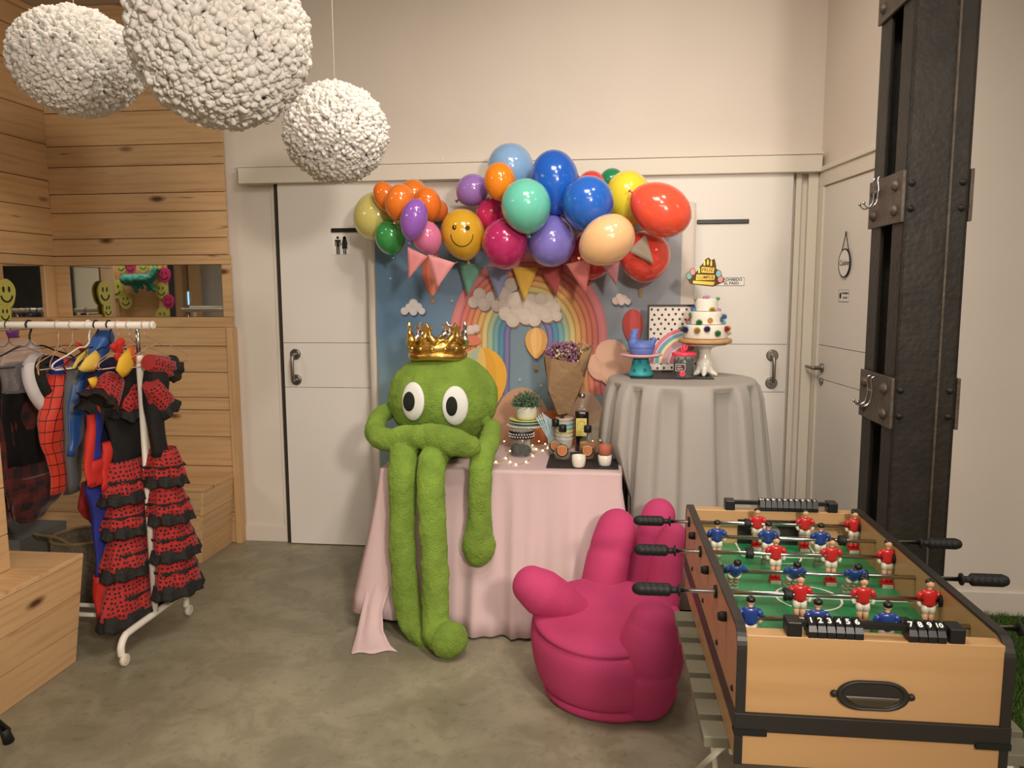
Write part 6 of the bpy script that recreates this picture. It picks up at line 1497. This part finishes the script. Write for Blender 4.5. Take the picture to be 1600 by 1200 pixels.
# three tier cake
cz0 = p.z+.195; ck = thing('birthday_cake', 'three tier white cake dotted with coloured pompoms and small flowers', 'cake', (p.x, p.y, cz0))
ic = M('white_icing', (236, 230, 216), .5, bump=.4, bs=16, sss=.1)
tiers = [(.112, 0, .070), (.083, .072, .066), (.058, .140, .062)]
for r, z, h in tiers:
    mb = MB(); rr = []
    for q, dz in ((r*.98, 0), (r, .004), (r*1.0, h*.5), (r*.995, h-.006), (r*.975, h-.001), (r*.5, h), (.004, h)): rr.append([(p.x+q*(1+.012*mnoise.noise(Vector((cos(2*pi*i/48)*2, sin(2*pi*i/48)*2, z*30+dz*20))))*cos(2*pi*i/48), p.y+q*sin(2*pi*i/48), cz0+z+dz) for i in range(48)])
    mb.loft(rr, (True, True)); mb.build('tier', ic, ck)
def dec(px, py, col, kind, R0, label=None):
    """decoration stuck on a tier, found where its line of sight meets the tier"""
    Q = at(px, py, Y=p.y); dx = max(-R0*.98, min(R0*.98, (Q.x-p.x)*1.0)); dy = -sqrt(max(0, R0*R0-dx*dx)); y = p.y+dy; q = at(px, py, Y=y); c = Vector((p.x+dx, y, q.z)); n_ = Vector((dx, dy, 0)).normalized()
    mb = MB(); mt = M('deco_%d_%d_%d' % col, col, .85, bump=.8, bs=300)
    if kind == 'pom':
        c += n_*.004; mb.ball(c, .0125, 12, 9)
    elif kind == 'spike':
        c += n_*.004
        for k in range(60): z = 1-2*(k+.5)/60; ph = k*2.4; w = sqrt(1-z*z); d = Vector((w*cos(ph), w*sin(ph), z)); mb.cyl(c, c+d*.0185, .0030, .0008, 5)
    else:
        u = n_.cross(Vector((0, 0, 1))); v = Vector((0, 0, 1)); rr = []
        for q_, o_ in ((.012, 0), (.0115, .004), (.009, .005), (.008, .003), (.0045, .003), (.004, .005), (.001, .006)): rr.append([tuple(c+n_*o_+u*q_*1.15*cos(2*pi*i/20)+v*q_*1.25*sin(2*pi*i/20)) for i in range(20)])
        mb.loft(rr, (False, True))
    mb.build('pompom_decoration', mt, ck)
G, B_, Yl, Pu, Re, Or, LB, Pi_ = (66, 132, 70), (54, 48, 118), (198, 160, 60), (86, 44, 104), (190, 50, 46), (214, 92, 44), (104, 172, 206), (198, 138, 176)
for d_ in [(1058, 514, G, 'spike', .114), (1071, 515, B_, 'spike', .114), (1086, 516, Yl, 'spike', .114), (1100, 514, Pu, 'spike', .114), (1116, 521, G, 'spike', .114), (1131, 514, Re, 'spike', .114), (1141, 512, (216, 208, 120), 'pom', .114), (1139, 520, (206, 198, 182), 'pom', .114),
           (1063, 502, Or, 'spike', .086), (1072, 504, LB, 'pom', .086), (1090, 504, G, 'spike', .086), (1078, 493, (104, 150, 108), 'ring', .086), (1106, 501, (216, 150, 96), 'ring', .086), (1125, 499, (92, 118, 120), 'ring', .086), (1131, 495, (70, 140, 190), 'spike', .086), (1133, 504, LB, 'pom', .086),
           (1077, 483, (56, 104, 168), 'spike', .060), (1084, 484, LB, 'pom', .060), (1110, 485, Yl, 'spike', .060), (1123, 485, Pi_, 'pom', .060)]: dec(*d_)
for px, py, c in ((1078, 472, Yl), (1087, 465, LB), (1101, 465, Pi_), (1106, 464, (206, 150, 180)), (1124, 472, (96, 170, 122))):
    q = at(px, py, Y=p.y-.02); q.z = max(q.z, cz0+.202+.006); q = Vector((max(p.x-.056, min(p.x+.056, q.x)), q.y, q.z if abs(q.x-p.x) < .05 else q.z-.006)); MB().ball(q, (.011, .011, .009), 12, 8).build('pompom_decoration', M('deco_%d_%d_%d' % c, c, .85, bump=.8, bs=300), ck)
# topper
t = thing('cake_topper', 'shiny golden FELIZ topper shaped like a cake with small balloons, on a clear stick', 'cake topper', (p.x, p.y, cz0+.20))
goldp = M('topper_gold', (222, 178, 84), .25, .9); goldd = M('topper_dark', (70, 52, 20), .4, .5)
tc = at(1103, 430, Y=p.y-.01); Q = wallQ((tc.x, tc.y, tc.z), R(4)); s = .00345
U = lambda l: [((x-1103)*s, (430-y)*s) for x, y in l]
mb = MB().mat(goldd); mb.prism(U([(1075, 434), (1080, 443), (1114, 447), (1130, 440), (1124, 424), (1118, 421), (1117, 414), (1115, 406), (1110, 408), (1106, 404), (1100, 408), (1098, 413), (1094, 417), (1090, 424), (1084, 428), (1078, 428)]), .003, Q); mb.build('backing', None, t)
mb = MB().mat(goldp); Q2 = Q @ Matrix.Translation((0, 0, .0032)); mb.prism(U([(1096, 418), (1115, 419), (1114, 427), (1096, 426)]), .002, Q2); mb.prism(U([(1089, 429), (1116, 430), (1115, 437), (1088, 437)]), .002, Q2); mb.prism(U([(1084, 438), (1116, 440), (1114, 445), (1084, 442)]), .002, Q2)
for x0_, y0_ in ((1100, 416), (1105, 415), (1110, 416.5), (1092.5, 427)): mb.prism(U([(x0_-1.2, y0_), (x0_+1.2, y0_), (x0_+1.2, y0_-6), (x0_, y0_-9), (x0_-1.2, y0_-6)]), .002, Q2)
mb.build('cake_shape', None, t)
mb = MB().mat(goldd); Q3 = Q @ Matrix.Translation((0, 0, .0053)); text_into(mb, 'FELIZ', .0245, Q3 @ Matrix.Translation(U([(1105, 422.5)])[0]+(0,)), bold=.0006); text_into(mb, 'CUMPLE', .0225, Q3 @ Matrix.Translation(U([(1102, 433.3)])[0]+(0,)), bold=.0004); mb.build('lettering', None, t)
for x, y, c in ((1083, 425, (222, 150, 150)), (1078, 431, (120, 176, 176)), (1121, 428, (134, 180, 190)), (1124, 436, (220, 140, 132))):
    mb = MB().mat(goldd); (ux, uy), = U([(x, y)]); 
    mb.prism([(ux+.0155*cos(2*pi*k/24), uy+.019*sin(2*pi*k/24)) for k in range(24)], .003, Q @ Matrix.Translation((0, 0, .0035+(.002 if y in (425, 428) else 0)))); mb.mat(M('mini_%d' % c[1], c, .4)); mb.prism([(ux+.013*cos(2*pi*k/24), uy+.0165*sin(2*pi*k/24)) for k in range(24)], .001, Q @ Matrix.Translation((0, 0, .0066+(.002 if y in (425, 428) else 0)))); mb.build('mini_balloon', None, t)
MB().cyl((tc.x, tc.y+.002, cz0+.195), (tc.x, tc.y+.002, tc.z-.03), .0012, seg=8).build('stick', M('clear_stick', (230, 228, 222), .2, alpha=.5), t)
